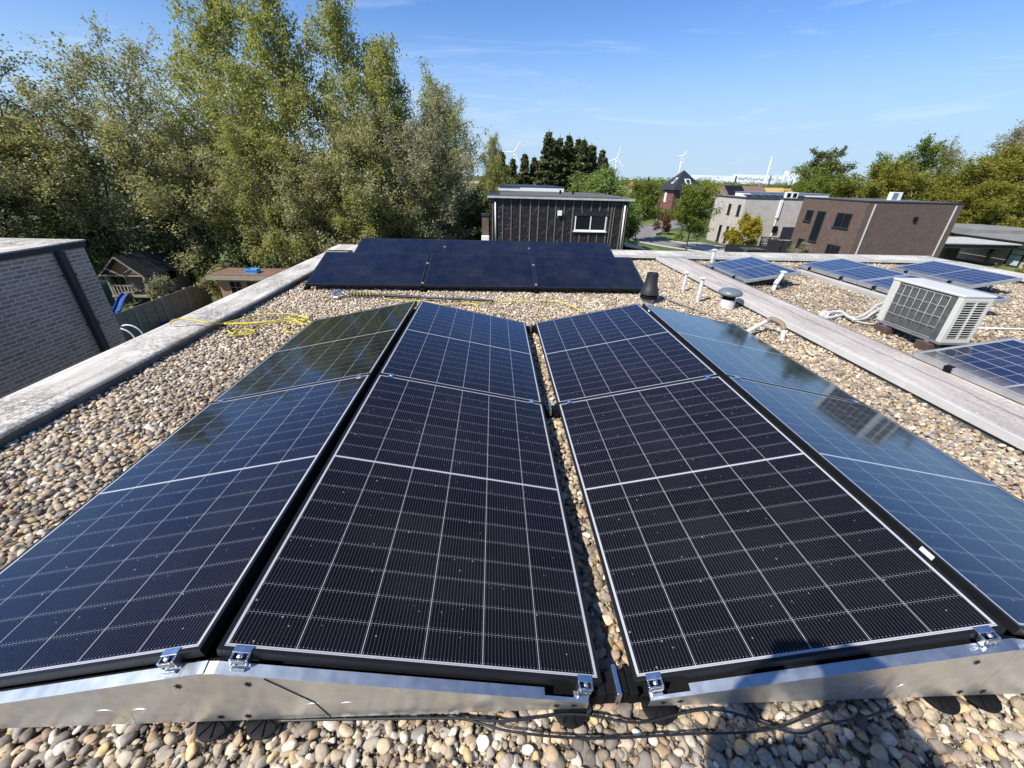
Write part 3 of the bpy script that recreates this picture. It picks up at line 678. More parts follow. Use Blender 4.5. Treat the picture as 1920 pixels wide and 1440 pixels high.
# ------------------------------------------------------------------ vents and pipes
def vent_pipe(label, x, y, h, r=.030, lean=(0, 0)):
    t = thing('vent_pipe', label, 'vent pipe', (x, y, 0), 'white vent pipes with flat caps')
    top = Vector((x+lean[0], y+lean[1], h))
    MB().tube([(x, y, -.02), (x, y, .06), tuple(Vector((x, y, .06)).lerp(top, .5)), tuple(top)], r, 18).build('pipe', M_pvc, t, 40)
    MB().tube([(x, y, .10), (x+lean[0]*.3, y+lean[1]*.3, .16)], r*1.12, 18).build('collar', M_pvc, t, 40)
    Mx = Matrix.Translation(top)
    MB().lathe([(r*1.0, 0), (r*1.75, .008), (r*1.8, .018), (r*1.2, .028), (r*.3, .034)], 0, 0, 22, Mx).build('cap', M_pvc, t, 40); return t
vent_pipe('slim white vent pipe farther from the mushroom vent, beside the divider wall', 2.54, 5.39, .27, .024)
vent_pipe('slim white vent pipe nearest the grey mushroom vent', 2.50, 4.80, .32, .026)
vent_pipe('white vent pipe at the far parapet by the single blue panel', 4.16, 7.75, .26, .032)
vent_pipe('leaning white vent pipe in front of the blue panel pair', 4.06, 5.50, .26, .030, (.16, .12))
t = thing('mushroom_vent', 'grey mushroom shaped roof vent on a white collar', 'roof vent', (2.81, 4.58, 0))
MB().lathe([(.095, -.02), (.095, .10), (.088, .105)], 2.81, 4.58, 28).build('collar', M_pvc, t, 40)
MB().lathe([(.082, .10), (.082, .165)], 2.81, 4.58, 28).build('neck', M_blackp, t, 40)
M_gcap = flat('grey_vent_cap', (.145, .17, .185), .42, .1, .1)
MB().lathe([(.13, .165), (.148, .172), (.155, .19), (.148, .212), (.12, .234), (.07, .248), (.02, .252)], 2.81, 4.58, 36).build('cap', M_gcap, t, True)
t = thing('chimney_vent', 'black tapered chimney vent at the corner of the rear array', 'chimney vent', (1.77, 4.77, 0))
MB().lathe([(.085, -.02), (.085, .07)], 1.77, 4.77, 28).build('base', M_zinc, t, 40)
MB().lathe([(.10, .05), (.118, .055), (.118, .09), (.105, .095), (.10, .125)], 1.77, 4.77, 28).build('collar', M_blackp, t, 40)
M_vent = flat('matt_black_vent', (.018, .018, .019), .55, 0, .15, 10)
MB().lathe([(.128, .118), (.126, .13), (.108, .20), (.092, .225), (.078, .34), (.074, .40), (.060, .402), (.058, .37)], 1.77, 4.77, 36).build('cone', M_vent, t, 40)
sl = MB()
for k in range(10):
    a = 2*math.pi*k/10; sl.box(.0735, .078, -.014, .014, .365, .374, Matrix.Translation((1.77, 4.77, 0)) @ Matrix.Rotation(a, 4, 'Z'))
sl.build('slot', M_blackp, t)
t = thing('cable_entry_pipe', 'bent brown and white pipe entering the gravel beside the blue reflecting panel', 'pipe', (2.8, 3.5, 0))
M_brownpvc = flat('brown_tape', (.22, .16, .115), .6, 0, .15, 20)
e0, e1, e2, e3 = Vector((2.42, 3.42, .055)), Vector((2.70, 3.56, .13)), Vector((2.755, 3.50, .165)), Vector((2.785, 3.36, .10))
MB().tube(smooth_path([e0, e0.lerp(e1, .5), e1]), .024, 14).build('white_pipe', M_pvc, t, True)
MB().tube(smooth_path([e1, Vector((2.735, 3.55, .158)), e2, Vector((2.785, 3.42, .145)), e3]), .028, 14).build('brown_elbow', M_brownpvc, t, True)
MB().tube([e3, (2.785, 3.34, -.02)], .025, 14).build('pipe_end', M_pvc, t, 40)
M_conduit = flat('grey_conduit', (.22, .20, .175), .7)
cable('conduit', 'thin grey conduit running over the gravel from the black vent to the bent pipe', 'conduit', pxpath([(1222, 550), (1250, 560), (1280, 571), (1320, 585), (1350, 595), (1380, 606), (1405, 616), (1425, 620)], .03), .010, M_conduit)

# ------------------------------------------------------------------ rope, pole
M_rope = flat('yellow_rope', (.55, .46, .07), .7, 0, .2, 60, .4, 200)
rc = random.Random(11)
def rp(*pts): return [at(160+x/4.8, 440+y/4.8, z) for x, y, z in pts]
main = rp((768, 806, .10), (775, 785, .135), (820, 765, .15), (900, 763, .146), (1000, 772, .146), (1100, 790, .15), (1180, 797, .12), (1250, 799, .045), (1450, 793, .04), (1620, 785, .045), (1780, 765, .045), (1900, 760, .045), (1990, 775, .04), (2040, 790, .035))
t = thing('rope', 'tangled yellow rope lying over the left parapet onto the gravel', 'rope', at(480, 605, .03))
MB().tube(smooth_path(main), .008, 6).build('strand', M_rope, t, True)
for P in (rp((1250, 797, .05), (1400, 760, .04), (1560, 725, .035), (1700, 712, .04), (1850, 715, .04), (1990, 740, .04), (2010, 760, .04)),
          rp((1280, 835, .04), (1290, 870, .035), (1330, 885, .035), (1420, 880, .04), (1500, 870, .04), (1560, 835, .045), (1640, 800, .05), (1850, 770, .05), (1960, 800, .05), (2030, 810, .04)),
          rp((1330, 890, .04), (1320, 912, .04), (1400, 900, .035), (1490, 890, .035), (1520, 868, .04), (1440, 850, .05), (1350, 868, .05), (1330, 895, .05), (1400, 830, .055), (1470, 800, .05)),
          rp((1840, 770, .06), (1800, 820, .04), (1790, 850, .035), (1830, 875, .035), (1920, 878, .035), (1985, 870, .035)),
          rp((1900, 755, .055), (1950, 740, .05), (1995, 760, .05), (1940, 785, .055), (1850, 800, .04), (1800, 815, .04)),
          rp((1250, 803, .05), (1500, 798, .05), (1700, 775, .055), (1830, 755, .06), (1900, 770, .05), (1960, 820, .04))):
    MB().tube(smooth_path(P), .0075, 6).build('strand', M_rope, t, True)
t = thing('telescopic_pole', 'dark telescopic pole with a metal swivel head and wound yellow line lying on the gravel', 'pole', at(780, 560, .0))
a_, b_ = at(655, 551, .045), at(925, 564, .045)
MB().tube([a_, a_.lerp(b_, .5)], .020, 12).build('outer_tube', M_vent, t, 40); MB().tube([a_.lerp(b_, .45), b_], .016, 12).build('inner_tube', M_dkmetal, t, 40)
cl = MB()
for k in range(7): q = a_.lerp(b_, .02+.022*k); cl.tube(smooth_path([q+Vector((.006*math.cos(h), .028*math.cos(h*1.0), .028*math.sin(h))) for h in np.linspace(0, 6.28, 9)], 2), .005, 5)
cl.build('wound_line', M_rope, t, True)
hd = at(645, 553, .04); MB().tube(smooth_path([hd+Vector((.04, 0, .0)), hd+Vector((-.03, .02, .03)), hd+Vector((-.09, -.02, .03)), hd+Vector((-.10, -.09, .0)), hd+Vector((-.04, -.12, -.01))]), [.02]*3+[.026]*19+[.02]*3, 10).build('head', M_clamp, t, True)
cable('rope', 'yellow line lying straight across the gravel behind the array', 'rope', pxpath([(866, 569), (905, 568), (930, 564), (960, 564), (1000, 565), (1030, 563), (1050, 566), (1070, 573), (1092, 585)], .035)+[], .0075, M_rope)
cable('rope', 'short loop of yellow line beside the dark pole', 'rope', pxpath([(700, 545), (718, 556), (728, 561), (790, 564), (830, 571), (870, 568), (890, 571), (896, 578)], .035), .0075, M_rope)

# ------------------------------------------------------------------ photographer (casts the shadow at the lower right)
def skin_obj(name, chains, mat, parent, sub=1):
    """chains: list of lists of (point, radius); chain starts join to the nearest existing vertex"""
    V, E, Rd = [], [], []
    for ch in chains:
        prev = None
        for k, (p, r) in enumerate(ch):
            p = Vector(p); hit = next((i for i, q in enumerate(V) if (q-p).length < 1e-4), None)
            if hit is None: V.append(p); Rd.append(r); hit = len(V)-1
            if prev is not None: E.append((prev, hit))
            prev = hit
    off = parent_loc(parent); me = bpy.data.meshes.new(name); me.from_pydata([tuple(v-off) for v in V], E, []); me.materials.append(mat)
    o = bpy.data.objects.new(name, me); COL.objects.link(o); o.parent = parent
    md = o.modifiers.new('skin', 'SKIN'); md.use_smooth_shade = True
    if not me.skin_vertices: me.skin_vertices.new()
    for i, sv in enumerate(me.skin_vertices[0].data): sv.radius = (Rd[i], Rd[i]); sv.use_root = (i == 0)
    s_ = o.modifiers.new('sub', 'SUBSURF'); s_.levels = sub; s_.render_levels = sub+1; return o
M_skin = flat('skin', (.50, .32, .24), .55); M_jacket = flat('navy_jacket', (.03, .035, .06), .8, 0, .2, 30, .3); M_jeans = flat('blue_jeans', (.06, .08, .14), .85, 0, .2, 40, .3); M_hair = flat('brown_hair', (.05, .032, .02), .6, 0, .3, 40, .5)
pb = Vector((-.38, -1.00, .012)); pers = thing('person', 'person in navy jacket and jeans holding up a phone in front of the galvanised plates', 'person', pb)
hip = pb+Vector((0, 0, .93)); chest = pb+Vector((0, .02, 1.30)); neck = pb+Vector((0, .05, 1.49)); headc = pb+Vector((0, .12, 1.63))
phc = CAM - fwd*.016
hl, hr_ = phc - r2*.085 - fwd*.02, phc + r2*.085 - fwd*.02
body = [[(hip, .13), (hip+Vector((0, .0, .18)), .125), (chest, .15), (neck, .06), (headc-Vector((0, .02, .02)), .088), (headc+Vector((0, 0, .07)), .085)]]
for s_, hand in ((-1, hl), (1, hr_)):
    sh = chest+Vector((s_*.22, .0, .10)); el = sh.lerp(hand, .5)+Vector((s_*.17, -.05, -.17))
    body.append([(chest, .15), (sh, .062), (el, .045), (el.lerp(hand, .85), .032), (hand-Vector((0, .03, .03)), .030)])
    kn = pb+Vector((s_*.10, .04, .50)); an = pb+Vector((s_*.12, 0, .08))
    body.append([(hip, .13), (hip+Vector((s_*.09, 0, -.06)), .095), (kn, .062), (an, .042), (an+Vector((s_*.02, .15, -.05)), .035)])
    for k in range(4):
        b0 = hand+u2*(.018-.018*k)-fwd*.02; body.append([(hand-Vector((0, .03, .03)), .030), (b0, .011), (b0+r2*(-s_*.01)+fwd*.025-r2*(-s_)*.012, .009), (b0+r2*(-s_*.03)+fwd*.028, .008)])
    body.append([(hand-Vector((0, .03, .03)), .030), (hand-u2*.035-fwd*.01, .011), (hand-u2*.038+r2*(-s_*.03)-fwd*.014, .009)])
skin_obj('body', body, M_skin, pers)
jk = [[(hip, .15), (hip+Vector((0, 0, .2)), .165), (chest, .215), (neck-Vector((0, .01, .05)), .085)]]
for s_, hand in ((-1, hl), (1, hr_)):
    sh = chest+Vector((s_*.22, .0, .10)); el = sh.lerp(hand, .5)+Vector((s_*.17, -.05, -.17)); jk.append([(chest, .215), (sh, .08), (el, .062), (el.lerp(hand, .8), .045)])
skin_obj('jacket', jk, M_jacket, pers)
tr = [[(hip+Vector((0, 0, .02)), .155), (hip-Vector((0, 0, .02)), .15)]]
for s_ in (-1, 1): tr.append([(hip-Vector((0, 0, .02)), .15), (hip+Vector((s_*.09, 0, -.08)), .11), (pb+Vector((s_*.10, .04, .50)), .08), (pb+Vector((s_*.12, 0, .09)), .065)])
skin_obj('trousers', tr, M_jeans, pers)
hair = MB(); Vh, Fh = ICO[3]; hm = []
for v in Vh:
    q = Vector(v); s_ = 1+.09*math.sin(9*q.x+3*q.z)*math.cos(8*q.y); hm.append(tuple(headc+Vector((0, -.012, .035))+Vector((q.x*.098*s_, q.y*.112*s_, max(q.z, -.55 if q.y < .2 else .1)*.112*s_))))
hair.v = hm; hair.f = [tuple(f_) for f_ in Fh]; hair.build('hair', M_hair, pers, True)
nose = MB(); nose.tube([headc+Vector((0, .085, .02)), headc+Vector((0, .112, -.015)), headc+Vector((0, .09, -.03))], [.010, .014, .012], 8); nose.build('nose', M_skin, pers, True)
ey = MB()
for s_ in (-1, 1): ey.lathe([(.0, -.009), (.009, 0), (.0, .009)], 0, 0, 10, Matrix.Translation(headc+Vector((s_*.032, .083, .02))))
ey.build('eye', M_blackp, pers, True)
ph = MB(); Mx = Matrix.Translation(phc - fwd*.006) @ M3.to_4x4(); ph.box(-.075, .075, -.036, .036, -.004, .004, Mx)
tag(ph.build('phone', M_blackp, None, bevel=.003), 'black smartphone held level in both hands of the person', 'phone')

# ------------------------------------------------------------------ ground and street
def sheet(name, pts, z, mat):
    m = MB(); m.quad(*[(p[0], p[1], z) for p in pts]); return m.build(name, mat, None, kind='structure')
sheet('ground', [(-4000, -3000), (4000, -3000), (4000, 6000), (-4000, 6000)], ZG, M_ground)
def ribbon(name, P, wd, z, mat):
    P = [Vector((p[0], p[1], 0)) for p in smooth_path([Vector((a, b, 0)) for a, b in P], 8)]; m = MB(); Lp, Rp = [], []
    for k, p in enumerate(P):
        d = (P[min(k+1, len(P)-1)]-P[max(k-1, 0)]).normalized(); nn = Vector((-d.y, d.x, 0)); ww = wd if not isinstance(wd, (list, tuple)) else wd[min(int(k/8), len(wd)-1)]
        Lp.append(p+nn*ww/2); Rp.append(p-nn*ww/2)
    for k in range(len(P)-1): m.quad((*Rp[k].xy, z), (*Rp[k+1].xy, z), (*Lp[k+1].xy, z), (*Lp[k].xy, z))
    m.build(name, mat, None, kind='structure'); return Lp, Rp
rd = [(36, 44), (29, 50), (24.2, 55), (21.5, 61), (22.8, 67), (27.5, 74), (33.5, 81), (37.5, 88), (37.0, 96), (33, 103), (26, 109)]
Lp, Rp = ribbon('road', rd, 5.4, ZG+.008, M_asphalt)
for S_, nm in ((Lp, 'kerb'), (Rp, 'kerb')):
    km = MB(); km.tube([(p.x, p.y, ZG+.05) for p in S_], .10, 4); km.build(nm, M_kerb, None, kind='structure')
def blob_sheet(name, cx, cy, rx, ry, z, mat, rot=0, seed=0):
    rr = random.Random(seed); pts = []
    for k in range(28):
        a = 2*math.pi*k/28; q = 1+rr.uniform(-.08, .08); x, y = rx*math.cos(a)*q, ry*math.sin(a)*q; pts.append((cx+x*math.cos(rot)-y*math.sin(rot), cy+x*math.sin(rot)+y*math.cos(rot)))
    m = MB(); m.prism(pts, ZG-.05, z); return m.build(name, mat, None, kind='structure')
blob_sheet('lawn', 29.2, 65.0, 3.0, 6.5, ZG+.09, M_lawn, R(-28), 1); blob_sheet('lawn', 30.5, 84.5, 2.6, 5.5, ZG+.09, M_lawn, R(-30), 2)
blob_sheet('lawn', 18.6, 51.0, 1.6, 3.2, ZG+.09, M_lawn, 0, 3)
blob_sheet('lawn', -20, 46, 22, 9, ZG+.03, M_lawn, 0, 4); blob_sheet('lawn', 50, 40, 7.5, 9, ZG+.06, M_lawn, 0, 5)
sheet('pavement', [(24.5, 53.5), (30.5, 46), (34, 48), (29, 58), (27, 58)], ZG+.012, M_kerb)
sheet('field', [(120, 270), (900, 430), (1300, 830), (300, 900), (-100, 600)], ZG+.02, M_field)

# ------------------------------------------------------------------ houses
def window(root, x0, x1, z0, z1, y, face='-y', mat_f=None, bars=1, d=.05, sill=None, glass=None):
    """window set in a wall; face -y: wall plane at y, spans x0..x1; face -x: wall plane x=y, spans y x0..x1"""
    mf = mat_f or M_dkmetal; f = MB(); g_ = MB(); fw = .06
    def bx(mb, a0, a1, b0, b1, c0, c1):
        if face == '-y': mb.box(a0, a1, y+b0, y+b1, c0, c1)
        else: mb.box(y+b0, y+b1, a0, a1, c0, c1)
    bx(f, x0, x0+fw, -.03, .03, z0, z1); bx(f, x1-fw, x1, -.03, .03, z0, z1); bx(f, x0+fw, x1-fw, -.03, .03, z0, z0+fw); bx(f, x0+fw, x1-fw, -.03, .03, z1-fw, z1)
    for k in range(bars): c_ = x0+(x1-x0)*(k+1)/(bars+1); bx(f, c_-fw/2, c_+fw/2, -.03, .03, z0+fw, z1-fw)
    w_ = f.build('window', mf, root); bx(g_, x0+fw*.5, x1-fw*.5, -.012, .0, z0+fw*.5, z1-fw*.5); g_.build('pane', glass or M_glass, w_)
    if sill: s_ = MB(); bx(s_, x0-.08, x1+.08, -.12, .0, z0-.07, z0-.005); s_.build('sill', sill, w_)
    return w_
# left neighbour
t = thing('brick_house', 'grey brown brick house beside the left parapet with a dark downpipe', 'house', (-12, 0, ZG))
MB().box(-17, -8.0, -8.0, 7.38, ZG, .17).build('wall', M_br_grey, t)
MB().box(-17.02, -7.97, -8.0, 7.41, .171, .265).build('fascia', M_dkmetal, t)
MB().box(-8.45, -7.955, -8.0, 7.425, .2655, .29).build('coping', M_memb, t); MB().box(-17, -8.451, 6.9, 7.425, .2655, .29).build('coping', M_memb, t)
MB().box(-16.9, -8.46, -8, 6.89, .20, .268).build('roof', M_memb, t)
dp = MB(); dp.box(-7.995, -7.90, 6.78, 6.90, ZG, .165); dp.build('downpipe', M_dkmetal, t, bevel=.008)
for z in (-.25, -1.15, -2.05): MB().box(-7.997, -7.893, 6.76, 6.92, z, z+.03).build('pipe_bracket', M_dkmetal, t)
# black wrapped house
t = thing('black_clad_house', 'flat roofed house wrapped in black membrane with wooden battens', 'house', (3.7, 30, ZG))
by = 26.0; MB().box(-.62, 7.95, by, by+9, ZG, .36).build('wall', M_wrap, t)
MB().box(-.78, 8.15, by-.22, by+9.2, .361, .44).build('roof_slab', M_dkmetal, t); 
fe = MB(); fe.box(-.80, 8.17, by-.24, by-.225, .345, .455); fe.box(8.155, 8.175, by-.224, by+9.2, .345, .455); fe.build('roof_edge', M_kerb, t)
rr = random.Random(8)
def X_at(px, py): return aty(px, py, by-.03).x
bat = [(924, .34), (943, .34), (959, .34), (976, .34), (995, .34), (1010.5, .34), (1028.5, .34), (1043, .34), (1059, .34), (1076, .34), (1142, .34), (1149, .34), (1154, .34), (1169.5, .34), (1178, .34)]
for k, (px, _) in enumerate(bat):
    x = X_at(px, 380); wd = rr.uniform(.05, .085); MB().box(x-wd/2, x+wd/2, by-.045, by-.002, ZG, .335, Matrix.Translation((x, 0, 0)) @ Matrix.Rotation(R(rr.uniform(-.35, .35)), 4, 'Y') @ Matrix.Translation((-x, 0, 0))).build('batten', M_batten, t)
for px in (1092, 1110, 1126):
    x = X_at(px, 380); MB().box(x-.025, x+.025, by-.045, by-.002, -.33, .335).build('batten', M_batten, t)
    MB().box(x-.025, x+.025, by-.045, by-.002, ZG, -1.60).build('batten', M_batten, t)
wx0, wx1 = X_at(1077.5, 420), X_at(1136, 420)
window(t, wx0, wx1, -1.42, -.50, by-.02, '-y', M_white, 1, sill=M_white)
MB().box(wx0-.05, wx1+.15, by-.062, by-.047, -.56, -.26).build('loose_membrane', M_wrap, t)
vb = MB(); v0 = aty(1049, 400, by); vb.box(v0.x-.13, v0.x+.13, by-.20, by-.0465, v0.z-.12, v0.z+.16); vb.build('vent_box', M_white, t, bevel=.01)
MB().tube([aty(1172.5, 385, by-.07), aty(1162, 470, by-.07)], .045, 10).build('downpipe', M_white, t, True)
MB().tube([aty(928.5, 378, by-.07), aty(929.5, 452, by-.07)], .04, 10).build('downpipe', M_white, t, True)
for (xa, ya) in ((4.2, by+4), (5.1, by+4)): MB().lathe([(.07, .44), (.07, .75)], xa, ya, 10).build('roof_vent', M_blackp, t)
MB().box(0.0, 7.4, by+.4, by+8.6, .441, .50).build('roof', M_membd, t)
t = thing('garden_shed', 'small dark shed with sloping black roof right of the black clad house', 'shed', (9.0, 27, ZG))
MB().box(8.25, 9.3, 26.2, 28, ZG, -2.55).build('wall', M_blackp, t); MB().box(-.75, .75, -1.1, 1.1, -.04, .04, Matrix.Translation((8.8, 27.1, -2.42)) @ Matrix.Rotation(R(10), 4, 'Y')).build('roof', M_dkmetal, t)
# white block behind
t = thing('white_house', 'long white brick block just behind the black clad roof', 'house', (2.7, 38, ZG))
MB().box(.02, 5.4, 36, 44, ZG, .76).build('wall', M_br_white, t); MB().box(-.05, 5.47, 35.87, 44.1, .761, .81).build('roof', M_dkmetal, t)
MB().box(.03, 1.7, 35.95, 35.995, ZG, .755).build('front_wall', M_white, t); MB().box(1.72, 5.38, 35.90, 35.99, ZG, .757).build('front_wall', M_white, t)
# brown brick house
def rotbox(mb, c, ang, x0, x1, y0, y1, z0, z1): mb.box(x0, x1, y0, y1, z0, z1, Matrix.Translation((c[0], c[1], 0)) @ Matrix.Rotation(ang, 4, 'Z'))
C = at(1631.5, 377, .30); Fv = at(1508.9, 370, .30); Sv = at(1811, 380, .30)
ang = .08; Ls = 10.2; Lf = 7.9
t = thing('brown_brick_house', 'dark brown brick house with two pale gutters and dark windows', 'house', (C.x, C.y, ZG)); 
# built along its own axes, then turned
def loc_part(mb, name, mat, par, **k):
    o = mb.build(name, mat, None, **k); o.parent = par
    return o
def house_frame(t):
    return t
def hb(t, name, mat, boxes, bevel=0, parent=None):
    m = MB()
    for b_ in boxes: m.box(*b_)
    o = m.build(name, mat, None, bevel=bevel); o.parent = parent or t; return o
H = .30-ZG
hb(t, 'wall', M_br_brown, [(0, Ls, 0, Lf, 0, H-.10)]); hb(t, 'roof_edge', M_dkmetal, [(-.04, Ls+.04, -.04, Lf+.04, H-.099, H)])
hb(t, 'roof', M_membd, [(.3, Ls-.3, .3, Lf-.3, H+.001, H+.02)])
def lwin(t, face, a0, a1, z0, z1, bars=1, frame=None, sill=True, y=0, glass=None):
    fw = .07; f = []; 
    def bx(A0, A1, B0, B1, Z0, Z1): return (A0, A1, y+B0, y+B1, Z0, Z1) if face == '-y' else (y+B0, y+B1, A0, A1, Z0, Z1)
    f += [bx(a0, a0+fw, -.035, .02, z0, z1), bx(a1-fw, a1, -.035, .02, z0, z1), bx(a0+fw, a1-fw, -.035, .02, z0, z0+fw), bx(a0+fw, a1-fw, -.035, .02, z1-fw, z1)]
    for k in range(bars): c_ = a0+(a1-a0)*(k+1)/(bars+1); f.append(bx(c_-fw/2, c_+fw/2, -.03, .02, z0+fw, z1-fw))
    w_ = hb(t, 'window', frame or M_dkmetal, f); hb(t, 'pane', glass or M_glass, [bx(a0+fw*.5, a1-fw*.5, -.015, .0, z0+fw*.5, z1-fw*.5)], parent=w_)
    if sill: hb(t, 'sill', frame or M_dkmetal, [bx(a0-.06, a1+.06, -.10, .0, z0-.08, z0-.004)], parent=w_)
    return w_
def fac(t, C, ang, px, py):
    """where the sight line meets the left (local x=0) wall: local y and height"""
    n = Vector((math.cos(ang), math.sin(ang), 0)); d = r2*((px-960)/FPX)-u2*((py-720)/FPX)+fwd; k = (Vector((C.x, C.y, 0))-Vector((CAM.x, CAM.y, 0))).dot(n)/d.dot(n); P = CAM+d*k
    q = P-Vector((C.x, C.y, 0)); return q.dot(Vector((-math.sin(ang), math.cos(ang), 0))), P.z-ZG
def sid(t, C, ang, px, py):
    n = Vector((-math.sin(ang), math.cos(ang), 0)); d = r2*((px-960)/FPX)-u2*((py-720)/FPX)+fwd; k = (Vector((C.x, C.y, 0))-Vector((CAM.x, CAM.y, 0))).dot(n)/d.dot(n); P = CAM+d*k
    q = P-Vector((C.x, C.y, 0)); return q.dot(Vector((math.cos(ang), math.sin(ang), 0))), P.z-ZG
cc = lambda x, y: (1340+x/3.31, 220+y/3.31)
def wpx(xl, xr, yt, yb, **k):
    """window from its top edge xl..xr at height yt and its lower edge yb"""
    a, zt = fac(t, C, ang, *cc(xr, yt)); b_, _ = fac(t, C, ang, *cc(xl, yt)); _, zb = fac(t, C, ang, *cc((xl+xr)/2-(yb-yt)*.38, yb)); lwin(t, '-x', a, b_, zb, zt, **k)
wpx(575, 620, 577, 645, bars=0); wpx(642, 697, 585, 768, bars=0); wpx(762, 862, 600, 686, bars=1); wpx(520, 562, 756, 800, bars=0); wpx(697, 785, 800, 858, bars=2)
for px, py in ((1642, 382), (1795, 383)):
    a, z = sid(t, C, ang, px, py); hb(t, 'downpipe', M_alutrim, [(a-.05, a+.05, -.10, -.004, 0, H-.25)], bevel=.01)
a, z = sid(t, C, ang, 1340+1243/3.31, 220+632/3.31); hb(t, 'wall_vent', M_blackp, [(a-.18, a+.18, -.16, -.003, z-.18, z+.18)], bevel=.02)
a, z = sid(t, C, ang, 1340+1190/3.31, 382); 
t.rotation_euler = (0, 0, ang)
Pq = Vector((C.x, C.y, 0))+Vector((math.cos(ang), math.sin(ang), 0))*a+Vector((-math.sin(ang), math.cos(ang), 0))*1.4
u_ = thing('air_conditioner', 'small white air conditioner on the brown brick roof', 'air conditioner', (Pq.x, Pq.y, .32)); hb(u_, 'body', M_white, [(-.55, .55, -.2, .2, .03, .75)], .02); hb(u_, 'grille', M_zinc, [(-.45, .1, -.215, -.201, .12, .68)]); hb(u_, 'foot', M_blackp, [(-.5, -.4, -.2, .2, 0, .029), (.4, .5, -.2, .2, 0, .029)]); u_.rotation_euler = (0, 0, ang)
# white brick house
C = at(1400, 371, -.2); H = -.2-ZG; Fq = at(1352, 368, -.2); fd = (Fq-C).normalized(); ang = .05; Lf = 7.2
t = thing('cream_brick_house', 'cream brick flat roofed house with tall narrow windows beside the street tree', 'house', (C.x, C.y, ZG)); Ls = 15
hb(t, 'wall', M_br_white, [(0, Ls, 0, Lf, 0, H-.12)]); hb(t, 'roof_edge', M_dkmetal, [(-.05, Ls+.05, -.05, Lf+.05, H-.119, H)]); hb(t, 'roof', M_membd, [(.3, Ls-.3, .3, Lf-.3, H+.001, H+.03)])
hb(t, 'upper_storey', M_white, [(2.5, Ls-1, 3.2, Lf-.5, H+.031, H+.55)]); hb(t, 'upper_roof', M_zinc, [(2.4, Ls-.9, 3.1, Lf-.4, H+.551, H+.62)])
cc = lambda x, y: (1180+x/5.647, 320+y/5.647)
wpx(1058, 1087, 352, 455, bars=0); wpx(1158, 1189, 362, 470, bars=0); wpx(957, 986, 577, 735, bars=0); wpx(1034, 1062, 590, 752, bars=0); wpx(1096, 1116, 602, 755, bars=0)
a, z = sid(t, C, ang, *cc(1620, 290)); hb(t, 'downpipe', M_white, [(a-.16, a+.16, -.2, -.004, H-2.3, H-.13), (a-.05, a+.05, -.12, -.004, .0, H-2.31)], bevel=.01)
a, z = sid(t, C, ang, *cc(1535, 620)); hb(t, 'wall_box', M_blackp, [(a-.3, a+.3, -.22, -.003, z-.4, z+.4)], bevel=.02)
a, z = sid(t, C, ang, *cc(1670, 665)); hb(t, 'side_window', M_dkmetal, [(a-.9, a+.9, -.05, -.003, z-.7, z+.8)])
for k in range(2):
    a, z = sid(t, C, ang, *cc(1730+k*65, 275)); q = Vector((C.x, C.y, 0))+Vector((math.cos(ang), math.sin(ang), 0))*a+Vector((-math.sin(ang), math.cos(ang), 0))*.9
    u_ = thing('air_conditioner', ['white roof air conditioner on the cream brick house, nearer the downpipe', 'white roof air conditioner on the cream brick house, nearer the brown house'][k], 'air conditioner', (q.x, q.y, -.17), 'air conditioners on the cream brick roof')
    hb(u_, 'body', M_white, [(-.42, .42, -.2, .2, .02, .72)], .02); hb(u_, 'fan_grille', M_blackp, [(-.30, .22, -.212, -.201, .1, .62)]); u_.rotation_euler = (0, 0, ang)
for k in range(7):
    q = Vector((C.x, C.y, 0))+Vector((math.cos(ang), math.sin(ang), 0))*(1.3+k*1.25)+Vector((-math.sin(ang), math.cos(ang), 0))*1.5
    u_ = MB().box(-.55, .55, -.7, .7, .0, .04, Matrix.Translation((q.x, q.y, -.02)) @ Matrix.Rotation(ang, 4, 'Z') @ Matrix.Rotation(R(12), 4, 'X')).build('solar_panel', M_frame); tag(u_, 'dark tilted panel in the row along the cream brick roof', 'solar panel', 'dark panels on the cream brick roof')
t.rotation_euler = (0, 0, ang)
# hip roofed house
yc = 100.0; A = aty(1286, 320.5, yc); P1 = aty(1232, 354.5, yc+2.5); P2 = aty(1263, 356.5, yc-4.5); P3 = aty(1325.5, 355.5, yc-.5); ez = P2.z; P4 = P1+P3-P2
t = thing('hip_roof_house', 'red brick house under a dark pyramid roof', 'house', (P2.x, P2.y, ZG)); cen = (P1+P3)/2
ins = lambda p, k=.90: Vector((cen.x+(p.x-cen.x)*k, cen.y+(p.y-cen.y)*k, 0))
m = MB(); W4 = [ins(p) for p in (P1, P2, P3, P4)]; m.prism([(p.x, p.y) for p in W4], ZG, ez-.05); m.build('wall', M_br_red, t)
m = MB(); E4 = [Vector((p.x, p.y, ez)) for p in (P1, P2, P3, P4)]; ap = Vector((A.x, (P1.y+P3.y)/2, A.z+.2))
for k in range(4): m.quad(E4[k], E4[(k+1) % 4], ap)
m.quad(*[e-Vector((0, 0, .12)) for e in reversed(E4)]); m.build('roof', M_tile, t)
def on_face(a, b, c, s0, s1, wv, hv, lift=.08):
    p = a.lerp(b, s0).lerp(c, s1); ux = (b-a).normalized(); vy = (c-(a+b)/2).normalized(); nn = ux.cross(vy).normalized()
    return [p+ux*x+vy*y+nn*lift for x, y in ((-wv, -hv), (wv, -hv), (wv, hv), (-wv, hv))]
